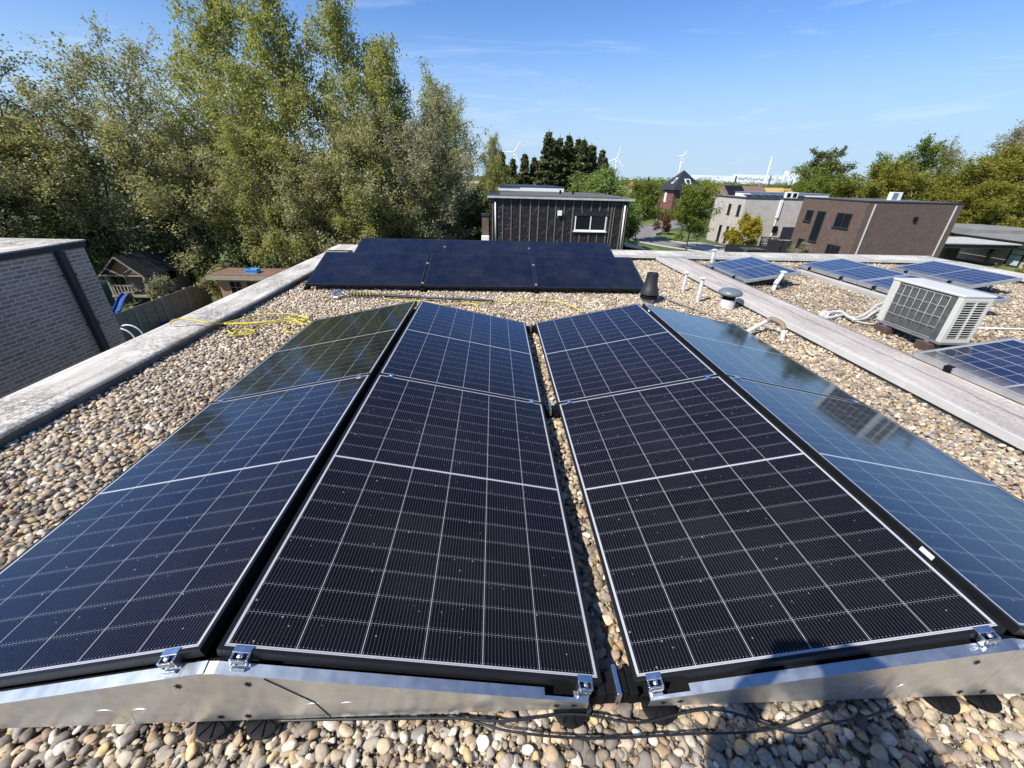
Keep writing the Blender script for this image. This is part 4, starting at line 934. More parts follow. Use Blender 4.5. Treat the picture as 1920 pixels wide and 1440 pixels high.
for (a, b, s0, s1, w_, h_) in ((E4[0], E4[1], .60, .45, .35, .9), (E4[1], E4[2], .50, .42, .8, .7)):
    q = on_face(a, b, ap, s0, s1, w_, h_); fr = MB(); fr.quad(*q); so = fr.build('roof_window', M_white, t); md = so.modifiers.new('s', 'SOLIDIFY'); md.thickness = .1
    q = on_face(a, b, ap, s0, s1, w_*.65, h_*.7, .1); g_ = MB(); g_.quad(*q); g_.build('pane', M_glass, so)
d12 = (W4[2]-W4[1]).normalized(); n12 = Vector((d12.y, -d12.x, 0))
for s0, z0, z1, wd in ((.28, -1.9, -.6, .45), (.68, -1.9, -.6, .45), (.25, -5.2, -3.6, .7), (.7, -5.2, -3.6, .9)):
    p = W4[1].lerp(W4[2], s0); m = MB(); m.quad(*[(*(p+d12*x+n12*.06).xy, z) for x, z in ((-wd, z0), (wd, z0), (wd, z1), (-wd, z1))]); w_ = m.build('window', M_white, t); w_.modifiers.new('s', 'SOLIDIFY').thickness = .1
    m = MB(); m.quad(*[(*(p+d12*x+n12*.09).xy, z) for x, z in ((-wd+.12, z0+.12), (wd-.12, z0+.12), (wd-.12, z1-.12), (-wd+.12, z1-.12))]); m.build('pane', M_glass, w_)
d01 = (W4[1]-W4[0]).normalized(); n01 = Vector((d01.y, -d01.x, 0))
p = W4[0].lerp(W4[1], .5); m = MB(); m.quad(*[(*(p+d01*x+n01*.06).xy, z) for x, z in ((-.4, -2.9), (.4, -2.9), (.4, -.8), (-.4, -.8))]); m.build('window', M_white, t).modifiers.new('s', 'SOLIDIFY').thickness = .1
# gabled house
t = thing('gabled_house', 'brown gabled house with black panels on half its tiled roof', 'house', (85, 152, ZG))
g0, g1 = aty(1363, 361, 148), aty(1443, 361, 148); rz = aty(1385, 348.5, 152).z; x0, x1 = g0.x-2.6, g1.x
m = MB(); m.box(x0+.5, x1-.3, 148, 157, ZG, -2.6); m.build('wall', M_br_tan, t)
m = MB(); yr = 152.5
m.quad((x0+3, 147.6, -2.6), (x1, 147.6, -2.6), (x1, yr, rz), (x0+3, yr, rz)); m.quad((x1, 157.4, -2.6), (x0+3, 157.4, -2.6), (x0+3, yr, rz), (x1, yr, rz)); m.build('roof', M_tilebrown, t).modifiers.new('s', 'SOLIDIFY').thickness = .2
m = MB(); m.quad((x0+3.05, 147.9, -2.6), (x0+3.05, yr, rz-.1), (x0+3.05, 157, -2.6)); m.build('gable', M_br_tan, t)
hm = x0+3+(x1-x0-3)*.45; m = MB(); sl = lambda y: -2.6+(rz+2.6)*(y-147.6)/(yr-147.6)
m.quad((x0+3.3, 147.9, sl(147.9)+.25), (hm, 147.9, sl(147.9)+.25), (hm, yr-.3, sl(yr-.3)+.25), (x0+3.3, yr-.3, sl(yr-.3)+.25)); m.build('roof_panels', M_frame, t)
MB().box(x1-1.8, x1-.6, yr-.5, yr+.5, rz-1, rz+1.0).build('chimney', M_br_tan, t)
m = MB(); m.box(x0-1.5, x0+3, 146.5, 157, ZG, -4.2); m.build('annex', M_tilebrown, t)
t = thing('red_roof_house', 'tiny far house with an orange tiled roof left of the hip roofed house', 'house', (95, 260, ZG))
q = aty(1195, 346, 260); MB().box(q.x-4, q.x+4, 258, 266, ZG, q.z-2.5).build('wall', M_br_tan, t); m = MB(); Mx = Matrix(((1, 0, 0, 0), (0, 0, -1, 262), (0, 1, 0, 0), (0, 0, 0, 1))); m.prism([(q.x-5, q.z-2.5), (q.x+5, q.z-2.5), (q.x+1.5, q.z+1.5), (q.x-2.5, q.z+1.5)], -4, 4, Mx); m.build('roof', M_tilered, t)
# bungalow and carport
bz = -3.35
t = thing('bungalow', 'low brick bungalow with flat overhanging roof at the right edge', 'bungalow', (60, 44, ZG))
MB().box(57.6, 70, 36, 50, ZG, bz-.5).build('wall', M_br_grey, t); MB().box(56.4, 71, 34.5, 49.2, bz-.5+.001, bz-.02).build('fascia', M_dkmetal, t); MB().box(56.2, 71.2, 34.3, 49.4, bz-.019, bz+.05).build('roof', M_roofgrey, t)
MB().box(59, 70, 49.41, 58, bz-.2, bz+.45).build('rear_roof', M_roofgrey, t)
hbw = []
for k in range(4): MB().box(57.52, 57.595, 42.5, 43.6, -5.95+k*.58, -5.45+k*.58).build('pane', flat('frosted_glass', (.42, .50, .52), .25), t)
MB().box(57.56, 57.598, 42.3, 43.8, -6.1, -3.55).build('window_frame', M_dkmetal, t)
t = thing('carport', 'flat roofed dark carport on a single slanted looking post beside the brown house', 'carport', (52, 44, ZG))
MB().box(46.6, 56.1, 42.2, 47.8, -4.15, -3.72).build('roof', M_dkmetal, t); MB().box(46.4, 56.2, 42.0, 48, -3.719, -3.62).build('roof_top', M_kerb, t)
MB().box(53.6, 53.85, 42.4, 42.65, ZG, -4.151).build('post', M_blackp, t); MB().box(47.2, 54.0, 47.3, 47.7, ZG, -4.151).build('rear_wall', M_wood_grey, t); MB().box(54.0, 55.6, 47.25, 47.65, ZG, -4.151).build('door', M_batten, t)
t = thing('white_van', 'white vehicle roof showing above the carport', 'van', (55, 52, ZG))
m = MB(); Mx = Matrix(((1, 0, 0, 0), (0, 0, -1, 54), (0, 1, 0, 0), (0, 0, 0, 1))); m.prism([(52, -5.9), (57.5, -5.9), (57.5, -4.4), (56, -3.45), (53, -3.4), (52.1, -4.3)], -.9, .9, Mx); m.build('body', M_white, t, bevel=.15)
MB().box(53.2, 55.6, 53.08, 53.095, -4.25, -3.75).build('window', M_glass, t)
# estate car
t = thing('estate_car', 'dark grey estate car parked before the brown brick house', 'car', (28.2, 43.4, ZG))
M_car = flat('dark_car_paint', (.11, .115, .125), .25, .5, .1)
Mx = Matrix(((1, 0, 0, 0), (0, 0, -1, 43.4), (0, 1, 0, 0), (0, 0, 0, 1)))
m = MB(); m.prism([(26.0, ZG+.30), (30.5, ZG+.30), (30.6, ZG+.62), (30.45, ZG+.86), (29.3, ZG+.98), (26.05, ZG+.98), (25.95, ZG+.7)], -.88, .88, Mx); m.build('body', M_car, t, bevel=.06)
m = MB(); m.prism([(26.1, ZG+.975), (29.45, ZG+.975), (28.55, ZG+1.42), (28.0, ZG+1.47), (26.9, ZG+1.48), (26.5, ZG+1.42)], -.74, .74, Mx); m.build('cabin', M_car, t, bevel=.05)
for (a, b_, c_, d_) in ((26.38, 27.15, 26.62, 27.15), (27.22, 28.05, 27.22, 28.05), (28.12, 29.15, 28.12, 28.5)):
    m = MB(); m.quad((a, 42.645, ZG+1.02), (b_, 42.645, ZG+1.02), (d_, 42.65, ZG+1.38), (c_, 42.65, ZG+1.38)); m.build('window', M_glass, t)
m = MB(); m.quad((26.05, 42.75, ZG+1.02), (26.05, 44.05, ZG+1.02), (26.44, 43.98, ZG+1.38), (26.44, 42.82, ZG+1.38)[::1]); m.build('rear_window', M_glass, t)
M_tyre = flat('tyre', (.012, .012, .012), .8); M_rim = flat('rim', (.4, .4, .42), .35, .8)
for xw in (26.9, 29.6):
    for yw in (42.54, 44.26):
        wl = MB(); wl.tube([(xw, yw-.1, ZG+.33), (xw, yw+.1, ZG+.33)], .33, 24); o = wl.build('wheel', M_tyre, t, 40); rm = MB(); rm.tube([(xw, yw-.11, ZG+.33), (xw, yw+.11, ZG+.33)], .2, 16); rm.build('rim', M_rim, o, 40)
MB().box(28.95, 29.12, 42.38, 42.52, ZG+.95, ZG+1.08).build('mirror', M_white, t, bevel=.02); MB().box(30.4, 30.62, 42.6, 43.0, ZG+.66, ZG+.8).build('headlight', M_white, t, bevel=.03)
# fences by the street
M_mesh = flat('black_screen_netting', (.014, .015, .016), .75, 0, .3, 14, .3, 60)
def street_fence(label, p0, p1, h, gab=None):
    t = thing('screen_fence', label, 'fence', (p0[0], p0[1], ZG), 'dark screen fences before the cream brick house'); p0, p1 = Vector((*p0, 0)), Vector((*p1, 0)); d = p1-p0; n = max(2, int(d.length/2.4)); a = math.atan2(d.y, d.x)
    MB().box(0, d.length, -.012, .012, ZG, ZG+h, Matrix.Translation(p0) @ Matrix.Rotation(a, 4, 'Z')).build('screen', gab or M_mesh, t)
    for k in range(n+1): q = p0+d*k/n; MB().box(-.03, .03, -.03, .03, ZG, ZG+h+.05, Matrix.Translation(q) @ Matrix.Rotation(a, 4, 'Z')).build('post', M_blackp, t)
street_fence('low dark screen fence behind the parked car', (26.6, 47.0), (32.3, 45.8), 1.35); street_fence('taller dark screen fence joining the brown brick house', (31.2, 46.6), (34.2, 45.9), 1.95)
M_gabion = mat_brick('stone_gabion', (.10, .10, .095), (.42, .41, .39), (.03, .03, .03), .3, .2, .04); 
street_fence('stone filled gabion wall between the golden bush and the tall screen', (32.6, 50.2), (34.4, 49.6), 1.9, M_gabion)

# ------------------------------------------------------------------ gardens on the left
t = thing('garden_fence', 'horizontal board garden fence with concrete posts between playhouse and pool', 'fence', (-18.35, 22, ZG))
ys = [17.6, 19.45, 21.3, 23.2, 25.05]
for k in range(len(ys)-1):
    m = MB(); 
    for j in range(9): 
        z = ZG+.05+j*.155; m.box(-18.37+(.012 if j % 2 else 0), -18.345+(.012 if j % 2 else 0), ys[k]+.065, ys[k+1]-.065, z, z+.165)
    for yy in (ys[k]+.55, ys[k+1]-.55): m.box(-18.33, -18.315, yy-.03, yy+.03, ZG+.03, ZG+1.46)
    m.build('board_panel', M_wood_fence, t)
for y in ys: MB().box(-18.42, -18.29, y-.06, y+.06, ZG, ZG+1.52).build('post', M_wood_grey, t, bevel=.008)
# playhouse with slide
t = thing('playhouse', 'wooden playhouse on stilts with steep dark gable roof', 'playhouse', (-21.8, 26, ZG))
px0, px1, py0, py1 = -23.3, -21.2, 24.2, 27.6; fz = ZG+.75; ez = ZG+2.0; rz = ZG+3.05
for x in (px0, px1):
    for y in (py0, py0+1.2, py1): MB().box(x-.06, x+.06, y-.06, y+.06, ZG, ez).build('post', M_wood_grey, t)
MB().box(px0-.1, px1+.1, py0-.1, py1+.1, fz-.1, fz).build('deck', M_wood_grey, t)
m = MB()
for k in range(9): z = fz+.01+k*.138; m.box(px1-.03, px1+.02, py0+1.2, py1, z, z+.132); m.box(px0, px1-.031, py0+1.18, py0+1.22, z, z+.132) if k < 9 else 0
m.build('wall', M_wood_grey, t)
m = MB(); cxm = (px0+px1)/2
Mx = Matrix(((1, 0, 0, 0), (0, 0, -1, 0), (0, 1, 0, 0), (0, 0, 0, 1)))
m.quad((px0-.25, py0-.25, ez-.1), (cxm, py0-.25, rz), (cxm, py1+.2, rz), (px0-.25, py1+.2, ez-.1)); m.quad((cxm, py0-.25, rz), (px1+.25, py0-.25, ez-.1), (px1+.25, py1+.2, ez-.1), (cxm, py1+.2, rz)); m.build('roof', M_tile, t).modifiers.new('s', 'SOLIDIFY').thickness = .06
tr_ = MB()
for a, b_ in (((px0-.25, ez-.12), (cxm, rz-.02)), ((px1+.25, ez-.12), (cxm, rz-.02)), ((px0-.2, ez-.02), (px1+.2, ez-.02)), ((px0+.35, ez+.4), (cxm, ez)), ((px1-.35, ez+.4), (cxm, ez))): tr_.tube([(a[0], py0-.27, a[1]), (b_[0], py0-.27, b_[1])], .045, 4)
tr_.build('gable_trim', M_wood_grey, t)
m = MB(); m.quad((px0, py0+.1, ez), (px1, py0+.1, ez), (cxm, py0+.1, rz-.08)); m.build('gable_board', M_wood_warm, t)
MB().box(px1-.0, px1+.03, py0+1.9, py0+2.5, fz+.55, fz+1.05).build('window', M_blackp, t)
m = MB()
for k in range(6): x = px0+.15+k*.2; m.box(x-.04, x+.04, py0-.05, py0-.02, fz, fz+.55)
m.box(px0, px0+1.3, py0-.06, py0-.01, fz+.55, fz+.63); m.build('railing', M_wood_grey, t)
M_slide = flat('blue_plastic', (.012, .07, .30), .6, 0, .1)
P = smooth_path([Vector((-22.55, 24.15, fz+.05)), Vector((-22.45, 23.6, fz-.12)), Vector((-22.2, 22.9, ZG+.32)), Vector((-22.05, 22.35, ZG+.12)), Vector((-22.0, 22.1, ZG+.12))], 5); m = MB()
for k in range(len(P)-1):
    for (xa, za, xb, zb) in ((-.24, .14, -.18, 0), (-.18, 0, .18, 0), (.18, 0, .24, .14)):
        m.quad(P[k]+Vector((xa, 0, za)), P[k]+Vector((xb, 0, zb)), P[k+1]+Vector((xb, 0, zb)), P[k+1]+Vector((xa, 0, za)))
m.build('slide', M_slide, t, True).modifiers.new('s', 'SOLIDIFY').thickness = .02
# shed with sedum roof
t = thing('garden_shed', 'wooden garden shed with a flat reddish sedum roof', 'shed', (-14.5, 23.5, ZG))
sz = -3.8
MB().box(-16.1, -12.9, 22.9, 24.4, ZG, sz-.26).build('wall', M_wood_warm, t); MB().box(-16.45, -12.6, 22.5, 24.6, sz-.24, sz-.03).build('fascia', M_wood_grey, t)
M_sedum = flat('sedum', (.17, .10, .065), .9, 0, .5, 6, .6, 20); MB().box(-16.38, -12.67, 22.58, 24.55, sz-.029, sz+.02).build('roof', M_sedum, t)
for x0 in (-15.55, -14.6):
    f = MB(); f.box(x0, x0+.06, 22.86, 22.895, ZG+.3, sz-.35); f.box(x0+.70, x0+.76, 22.86, 22.895, ZG+.3, sz-.35); f.box(x0+.06, x0+.70, 22.86, 22.895, sz-.41, sz-.35)
    for k in range(4): f.box(x0+.06, x0+.70, 22.865, 22.892, ZG+.3+k*.45, ZG+.33+k*.45)
    f.box(x0+.365, x0+.395, 22.866, 22.893, ZG+.3, sz-.41); w_ = f.build('window', M_wood_warm, t); MB().box(x0+.03, x0+.73, 22.894, 22.899, ZG+.3, sz-.36).build('pane', M_glass, w_)
M_crate = flat('blue_crate', (.10, .36, .66), .45)
t = thing('crate', 'light blue plastic crate lying on the sedum roof of the shed', 'crate', (-14.2, 23.35, sz+.02)); 
m = MB(); m.box(-14.6, -13.95, 23.1, 23.6, sz+.022, sz+.04); m.box(-14.6, -14.57, 23.1, 23.6, sz+.04, sz+.24); m.box(-13.98, -13.95, 23.1, 23.6, sz+.04, sz+.24); m.box(-14.57, -13.98, 23.1, 23.13, sz+.04, sz+.24); m.box(-14.57, -13.98, 23.57, 23.6, sz+.04, sz+.24)
m.build('shell', M_crate, t); m = MB()
for k in range(5): m.box(-14.55+k*.12, -14.47+k*.12, 23.094, 23.099, sz+.08, sz+.2)
m.build('slots', M_slide, t)
# pool
M_water = G('pool_water').set(base=(.05, .20, .24), rough=.08).m
sheet('pool_deck', [(-18.28, 16), (-18.28, 25.3), (-9, 25.3), (-9, 10), (-18, 10)], ZG+.02, M_wood_grey)
sheet('pool_water', [(-17.9, 16.2), (-17.6, 20.2), (-12, 20.2), (-12, 12), (-17.9, 12)], ZG+.05, M_water)
t = thing('pool_ladder', 'white double railed pool ladder by the brick house corner', 'pool ladder', (-17.6, 17.9, ZG))
for dy in (0, .5):
    MB().tube(smooth_path([Vector((-18.25, 17.55+dy, ZG+.05)), Vector((-18.2, 17.6+dy, ZG+.75)), Vector((-17.95, 17.65+dy, ZG+.98)), Vector((-17.6, 17.7+dy, ZG+.95)), Vector((-17.35, 17.75+dy, ZG+.65)), Vector((-17.3, 17.75+dy, ZG+.02))]), .035, 8).build('rail', M_white, t, True)
for z in (.2, .5): MB().box(-18.28, -18.18, 17.58, 18.08, ZG+z, ZG+z+.06).build('step', M_white, t, bevel=.01)
M_bluebag = flat('blue_bucket', (.02, .06, .25), .4)
b = MB(); b.lathe([(.14, ZG+.03), (.18, ZG+.34), (.165, ZG+.34), (.13, ZG+.06)], -18.0, 20.6, 16); tag(b.build('bucket', M_bluebag, None, 40), 'small dark blue bucket on the pool deck by the fence', 'bucket')
def lump(name, label, cat, c, s_, mat, seed=0):
    V, F = ICO[3]; rr = np.random.RandomState(seed); ph = rr.uniform(0, 6, 3); q = 1+.22*np.sin(V[:, :1]*4+ph[0])*np.cos(V[:, 1:2]*5+ph[1])+.1*np.sin(V[:, 2:]*9+ph[2]); P = V*q*np.array(s_); P[:, 2] = np.maximum(P[:, 2], -s_[2]*.4)+s_[2]*.4
    o = np_mesh(name, P, F, mat); o.location = c; return tag(o, label, cat)
lump('plastic_bag', 'white crumpled bag on the pool deck by the fence', 'bag', (-18.0, 21.2, ZG+.03), (.25, .25, .2), M_white, 2)
lump('tarpaulin', 'pale green tarpaulin heap behind the trees', 'tarpaulin', (-17.5, 46, ZG+.05), (2.4, 1.5, .9), flat('pale_green_sheet', (.42, .52, .48), .6), 4)
t = thing('white_tub', 'pale boxy hot tub beyond the hedge left of the black clad house', 'hot tub', (-4.2, 60, ZG)); q = at(875, 421, ZG+.6); 
MB().box(-5.8, -3.0, 62, 64.5, ZG, ZG+.75).build('body', M_zinc, t, bevel=.1); MB().box(-5.9, -2.9, 61.9, 64.6, ZG+.751, ZG+.95).build('lid', M_white, t, bevel=.05)
t = thing('chimney_pillar', 'brick pillar with dark cap beside the left end of the black clad house', 'pillar', (-1.1, 27, ZG)); q0 = aty(910, 405, 27)
MB().box(q0.x-.22, q0.x+.22, 26.9, 27.4, ZG, q0.z).build('shaft', M_br_brown, t); MB().box(q0.x-.27, q0.x+.27, 26.85, 27.45, q0.z+.001, q0.z+.14).build('cap', M_dkmetal, t); MB().box(q0.x-.25, q0.x+.25, 26.6, 26.89, ZG, q0.z-1.15).build('cabinet', M_white, t, bevel=.03)

# ------------------------------------------------------------------ trees
def leaves_mesh(C_, size, rs, upbias=.3, aspect=.6):
    n = len(C_); nrm = rs.normal(size=(n, 3))*.62; nrm[:, 2] += upbias*2; nrm /= np.linalg.norm(nrm, axis=1)[:, None]
    d = np.cross(nrm, rs.normal(size=(n, 3))); d /= np.linalg.norm(d, axis=1)[:, None]+1e-9; b = np.cross(nrm, d)
    s_ = size*rs.uniform(.6, 1.35, (n, 1)); A = d*s_; B = b*s_*aspect
    V = np.stack([C_-A, C_+B-A*.1, C_+A, C_-B-A*.1], 1).reshape(-1, 3); F = np.arange(4*n).reshape(n, 4); return V, F
def tree(name, label, cat, group, H, Rc, mat_l, mat_b, seed, base=.25, shape='oval', nl=9000, leaf=.10, limbs=26, droop=0., trunk_r=.16, up=.55, scatter=.35, stems=1, gap=.35):
    rs = np.random.RandomState(seed); t = thing(name, label, cat, (0, 0, 0), group); tb = MB(); pts = []; wts = []
    for st in range(stems):
        a0 = rs.uniform(0, 6.28); lean = (.0 if stems == 1 else rs.uniform(.08, .26)); Hs = H*(1 if st == 0 else rs.uniform(.75, .97)); nseg = 9
        tp = [Vector((lean*Hs*f*math.cos(a0)+rs.normal()*.012*Hs*f, lean*Hs*f*math.sin(a0)+rs.normal()*.012*Hs*f, Hs*f)) for f in np.linspace(0, 1, nseg)]
        tb.tube(tp, [max(trunk_r*(1-.93*f), .008) for f in np.linspace(0, 1, nseg)], 7, False)
        nlim = int(limbs/stems)
        for k in range(nlim):
            f = base+(1-base)*((k+rs.rand())/nlim)**.9*.97; i = min(int(f*(nseg-1)), nseg-2); p0 = tp[i].lerp(tp[i+1], f*(nseg-1)-i); g_ = (f-base)/(1-base)
            if shape == 'oval': prof = math.sqrt(max(.05, 1-(2*g_-.85)**2/1.45))
            elif shape == 'round': prof = math.sqrt(max(.06, 1-(2*g_-1)**2*.9))
            elif shape == 'column': prof = .55+.45*math.sin(math.pi*min(1, g_*1.05)) if g_ < .8 else .9*(1.08-g_)/.28*.7+.12
            else: prof = max(.05, 1-g_)
            Lb = Rc*prof*rs.uniform(.55, 1.12); az = k*2.4+rs.uniform(-.5, .5); el = up*(.5+g_)+rs.normal()*.18
            d = Vector((math.cos(az)*math.cos(el), math.sin(az)*math.cos(el), math.sin(el))); lp = [p0]
            for s_ in range(1, 5):
                lp.append(p0+d*Lb*s_/4+Vector((rs.normal()*.05*Lb, rs.normal()*.05*Lb, rs.normal()*.04*Lb-droop*Lb*(s_/4)**2*.45)))
            r0 = max(trunk_r*.42*(1-.75*f), .012); tb.tube(lp, [r0, r0*.8, r0*.55, r0*.35, .006], 5, False)
            if rs.rand() < gap*.4: continue
            for s_ in range(int(5+Lb*2)):
                q = rs.uniform(.22, 1.0); j = min(int(q*4), 3); b0 = lp[j].lerp(lp[j+1], q*4-j); dd = (d+Vector(rs.normal(size=3))*.65).normalized(); ls = Lb*.36*rs.uniform(.5, 1.1)+.2
                b1 = b0+dd*ls*.55; b2 = b0+dd*ls-Vector((0, 0, droop*ls*.8)); tb.tube([b0, b1, b2], [.012, .008, .004], 3, False)
                pts.append((b0, b1, b2)); wts.append(ls*rs.uniform(.35, 1.5))
    tb.build('trunk', mat_b, t, True)
    B = np.array([[tuple(x) for x in p] for p in pts]); wt = np.array(wts); idx = rs.choice(len(B), nl, p=wt/wt.sum()); u = rs.rand(nl, 1)**.8
    Cc = np.where(u < .5, B[idx, 0]*(1-2*u)+B[idx, 1]*2*u, B[idx, 1]*(2-2*u)+B[idx, 2]*(2*u-1)) + rs.normal(size=(nl, 3))*scatter*rs.uniform(.2, 1, (nl, 1))
    if droop > .3: Cc[:, 2] -= np.abs(rs.normal(size=nl))*droop*1.1*np.where(rs.rand(nl) < .55, 1, .2)
    V, F = leaves_mesh(Cc, leaf, rs); np_mesh('crown', V, F, mat_l, t, smooth=False); return t
def spruce(name, label, group, H, Rc, seed, nl=9000):
    rs = np.random.RandomState(seed); t = thing(name, label, 'spruce', (0, 0, 0), group); tb = MB(); tb.tube([(0, 0, 0), (0, 0, H*.5), (0, 0, H)], [.2, .11, .02], 7, False); C_ = []
    z = H*.08
    while z < H*.985:
        f = z/H; n = int(5+4*(1-f)); L0 = Rc*(1-f)**.86*rs.uniform(.72, 1.18)+.10
        for k in range(n):
            a = 2*math.pi*(k+rs.rand()*.7)/n+z*3; Lb = L0*rs.uniform(.60, 1.14); dz = -.28*Lb*rs.uniform(.5, 1.3); e = Vector((math.cos(a)*Lb, math.sin(a)*Lb, dz)); tb.tube([(0, 0, z), Vector((0, 0, z))+e*.55+Vector((0, 0, .0)), Vector((0, 0, z))+e+Vector((0, 0, .12*Lb))], [.03*(1-f)+.008, .015, .005], 4, False)
            m_ = max(3, int(nl*Lb/(Rc*95))); u = rs.rand(m_)**.7; side = rs.normal(size=m_)*.16*Lb*(1-.5*u); P = np.stack([e.x*u-math.sin(a)*side, e.y*u+math.cos(a)*side, z+e.z*u+.12*Lb*u*u-np.abs(rs.normal(size=m_))*.22*(.4+Lb*.3)], 1); C_.append(P)
        z += H*.021*rs.uniform(.7, 1.25)
    tb.build('trunk', M_bark, t, True); C_ = np.concatenate(C_); V, F = leaves_mesh(C_, .19, rs, .0, .45); np_mesh('crown', V, F, M_lf_spruce, t, smooth=False); return t
NAMES = []
def plant_copies(protos, rows):
    """rows: (proto index, x, y, scale xy, scale z, label)"""
    used = set()
    for k, (pi, x, y, sx, sz, lab) in enumerate(rows):
        o = protos[pi]
        if pi in used: o = copy_thing(o)
        used.add(pi); o.location = (x, y, ZG-.05); o.rotation_euler = (0, 0, (k*1.93) % 6.28); o.scale = (sx, sx, sz); o['label'] = lab
GRP = 'trees of the grove on the left'
bi = [tree('birch_tree', '-', 'birch', GRP, 15.5, 4.3, M_lf_birch, M_bark_birch, 21, .20, 'oval', 30000, .082, 52, .75, .15, .75, .30),
      tree('birch_tree', '-', 'birch', GRP, 15.0, 3.9, M_lf_birch, M_bark_birch, 22, .16, 'column', 28000, .082, 52, .65, .14, .85, .28),
      tree('birch_tree', '-', 'birch', GRP, 14.0, 4.8, M_lf_bush, M_bark, 23, .20, 'oval', 16500, .078, 54, .30, .14, .75, .30, 2)]
bu = [tree('hazel_tree', '-', 'tree', GRP, 9.0, 3.8, M_lf_bush, M_bark, 31, .15, 'round', 36000, .078, 60, .05, .09, .6, .32, 4),
      tree('hazel_tree', '-', 'tree', GRP, 10.0, 3.5, M_lf_bush, M_bark, 32, .20, 'oval', 32000, .075, 56, .1, .10, .7, .32, 3)]
gy = [tree('willow_tree', '-', 'tree', GRP, 12.6, 4.3, M_lf_grey, M_bark, 41, .30, 'round', 21000, .075, 56, .0, .16, .95, .26, 2)]
dk = [tree('dark_tree', '-', 'tree', GRP, 9.0, 4.0, M_lf_dark, M_bark, 51, .08, 'round', 15000, .12, 44, .1, .13, .5, .4, 2)]
plant_copies(bi, [
    (0, -17.2, 32.0, 1.05, 1.10, 'tallest pale birch with hanging twigs rising out of the frame above the playhouse'),
    (1, -13.4, 30.5, 1.00, 1.12, 'upright leafy birch left of the two paired birch crowns'),
    (0, -10.4, 32.5, .95, 1.08, 'slim birch with drooping top right of the tallest pale birch'),
    (1, -7.6, 31.0, .95, .98, 'birch at the right shoulder of the tall birches, before the round grey tree'),
    (1, -9.0, 27.6, .7, .62, 'short bright green birch in front of the paired birch crowns'),
    (0, -15.4, 27.8, .75, .62, 'low yellowish birch standing behind the garden shed'),
    (2, -23.3, 31.0, 1.1, 1.03, 'half bare tall tree under the sky gap left of the tallest birch'),
    (2, -28.0, 30.0, 1.15, 1.0, 'dark green wispy tree left of the half bare tall tree'),
    (2, -33.0, 29.5, 1.2, 1.0, 'wispy tree at the left edge of the picture under the faint cloud streak'),
    (2, -20.4, 36.0, 1.0, 1.02, 'half bare tree with pale trunk between the tall birches and the sky gap'),
    (1, -4.9, 33.5, .8, .80, 'narrow birch peeping between the tall birches and the round grey tree'),
    (0, -5.6, 44.0, .9, .95, 'birch standing deeper behind the round grey tree'),
    (1, -.6, 43.0, .55, .72, 'thin birch at the right end of the grove beside the spruces')])
plant_copies(bu, [
    (0, -20.2, 29.2, 1.1, .95, 'broad hazel spreading its branches over the playhouse roof'),
    (1, -25.0, 27.0, 1.1, 1.0, 'olive leaved tree above the left brick house roof'),
    (0, -29.5, 25.5, 1.15, 1.0, 'dense leafy tree at the left edge above the brick house'),
    (1, -15.8, 30.0, .95, .9, 'many stemmed tree whose dark trunks show against the lawn behind the shed'),
    (0, -12.0, 29.0, .95, .85, 'bushy tree just behind the garden shed roof'),
    (1, -8.6, 29.0, 1.0, 1.0, 'tangled tree with bare twigs left of the far black panels'),
    (0, -6.2, 29.5, .85, .95, 'olive bush tree above the left end of the far black panels'),
    (1, -23.0, 33.5, 1.0, 1.0, 'olive tree deep in the grove behind the playhouse'),
    (0, -33.5, 24.0, 1.1, 1.1, 'leafy tree cut by the left edge of the picture')])
plant_copies(gy, [(0, -3.9, 30.0, .98, .90, 'round topped silvery grey tree with visible fan of limbs')])
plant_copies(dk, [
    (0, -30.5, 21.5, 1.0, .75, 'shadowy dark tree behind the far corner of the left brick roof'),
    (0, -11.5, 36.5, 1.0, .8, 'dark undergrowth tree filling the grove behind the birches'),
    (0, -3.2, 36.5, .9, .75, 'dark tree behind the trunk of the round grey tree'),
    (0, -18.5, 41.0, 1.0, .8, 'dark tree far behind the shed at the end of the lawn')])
def shrub(name, label, loc, R_, Hh, mat, n, leaf, seed, group=None, cat='shrub'):
    t = tree(name, label, cat, group, Hh, R_, mat, M_bark, seed, .05, 'round', n, leaf, 22, .1, .03, .7, R_*.13, 5); t.location = (*loc, ZG-.03); return t
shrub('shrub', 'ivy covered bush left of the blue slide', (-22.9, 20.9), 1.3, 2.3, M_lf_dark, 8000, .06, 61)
shrub('shrub', 'leafy climber hanging over the fence end beside the shed', (-17.4, 24.4), 1.2, 2.3, M_lf_bush, 7000, .06, 62)
shrub('shrub', 'pale dry golden shrub behind the garden fence below the playhouse', (-19.8, 23.3), 1.0, 1.75, flat('x', (0.3, 0.24, 0.1)) if False else M_lf_grey, 2600, .05, 63)
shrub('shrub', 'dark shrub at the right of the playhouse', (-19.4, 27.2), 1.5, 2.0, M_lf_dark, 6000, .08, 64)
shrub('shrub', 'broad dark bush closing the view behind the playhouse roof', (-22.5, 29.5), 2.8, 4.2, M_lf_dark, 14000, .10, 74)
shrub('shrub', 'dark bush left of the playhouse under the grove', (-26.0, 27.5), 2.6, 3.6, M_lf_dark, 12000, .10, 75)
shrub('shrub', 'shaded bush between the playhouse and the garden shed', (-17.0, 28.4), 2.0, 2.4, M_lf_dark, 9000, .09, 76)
shrub('shrub', 'low green hedge bush right of the grove trunks', (-9.6, 38.0), 2.6, 2.6, M_lf_green, 9000, .10, 65)
shrub('shrub', 'bright yellow green bush left of the black clad house', (-.9, 39.0), 1.5, 4.4, M_lf_yel, 8000, .09, 66)
shrub('shrub', 'low hedge bush beside the hot tub', (-5.2, 46.0), 3.0, 2.2, M_lf_bush, 9000, .09, 67)
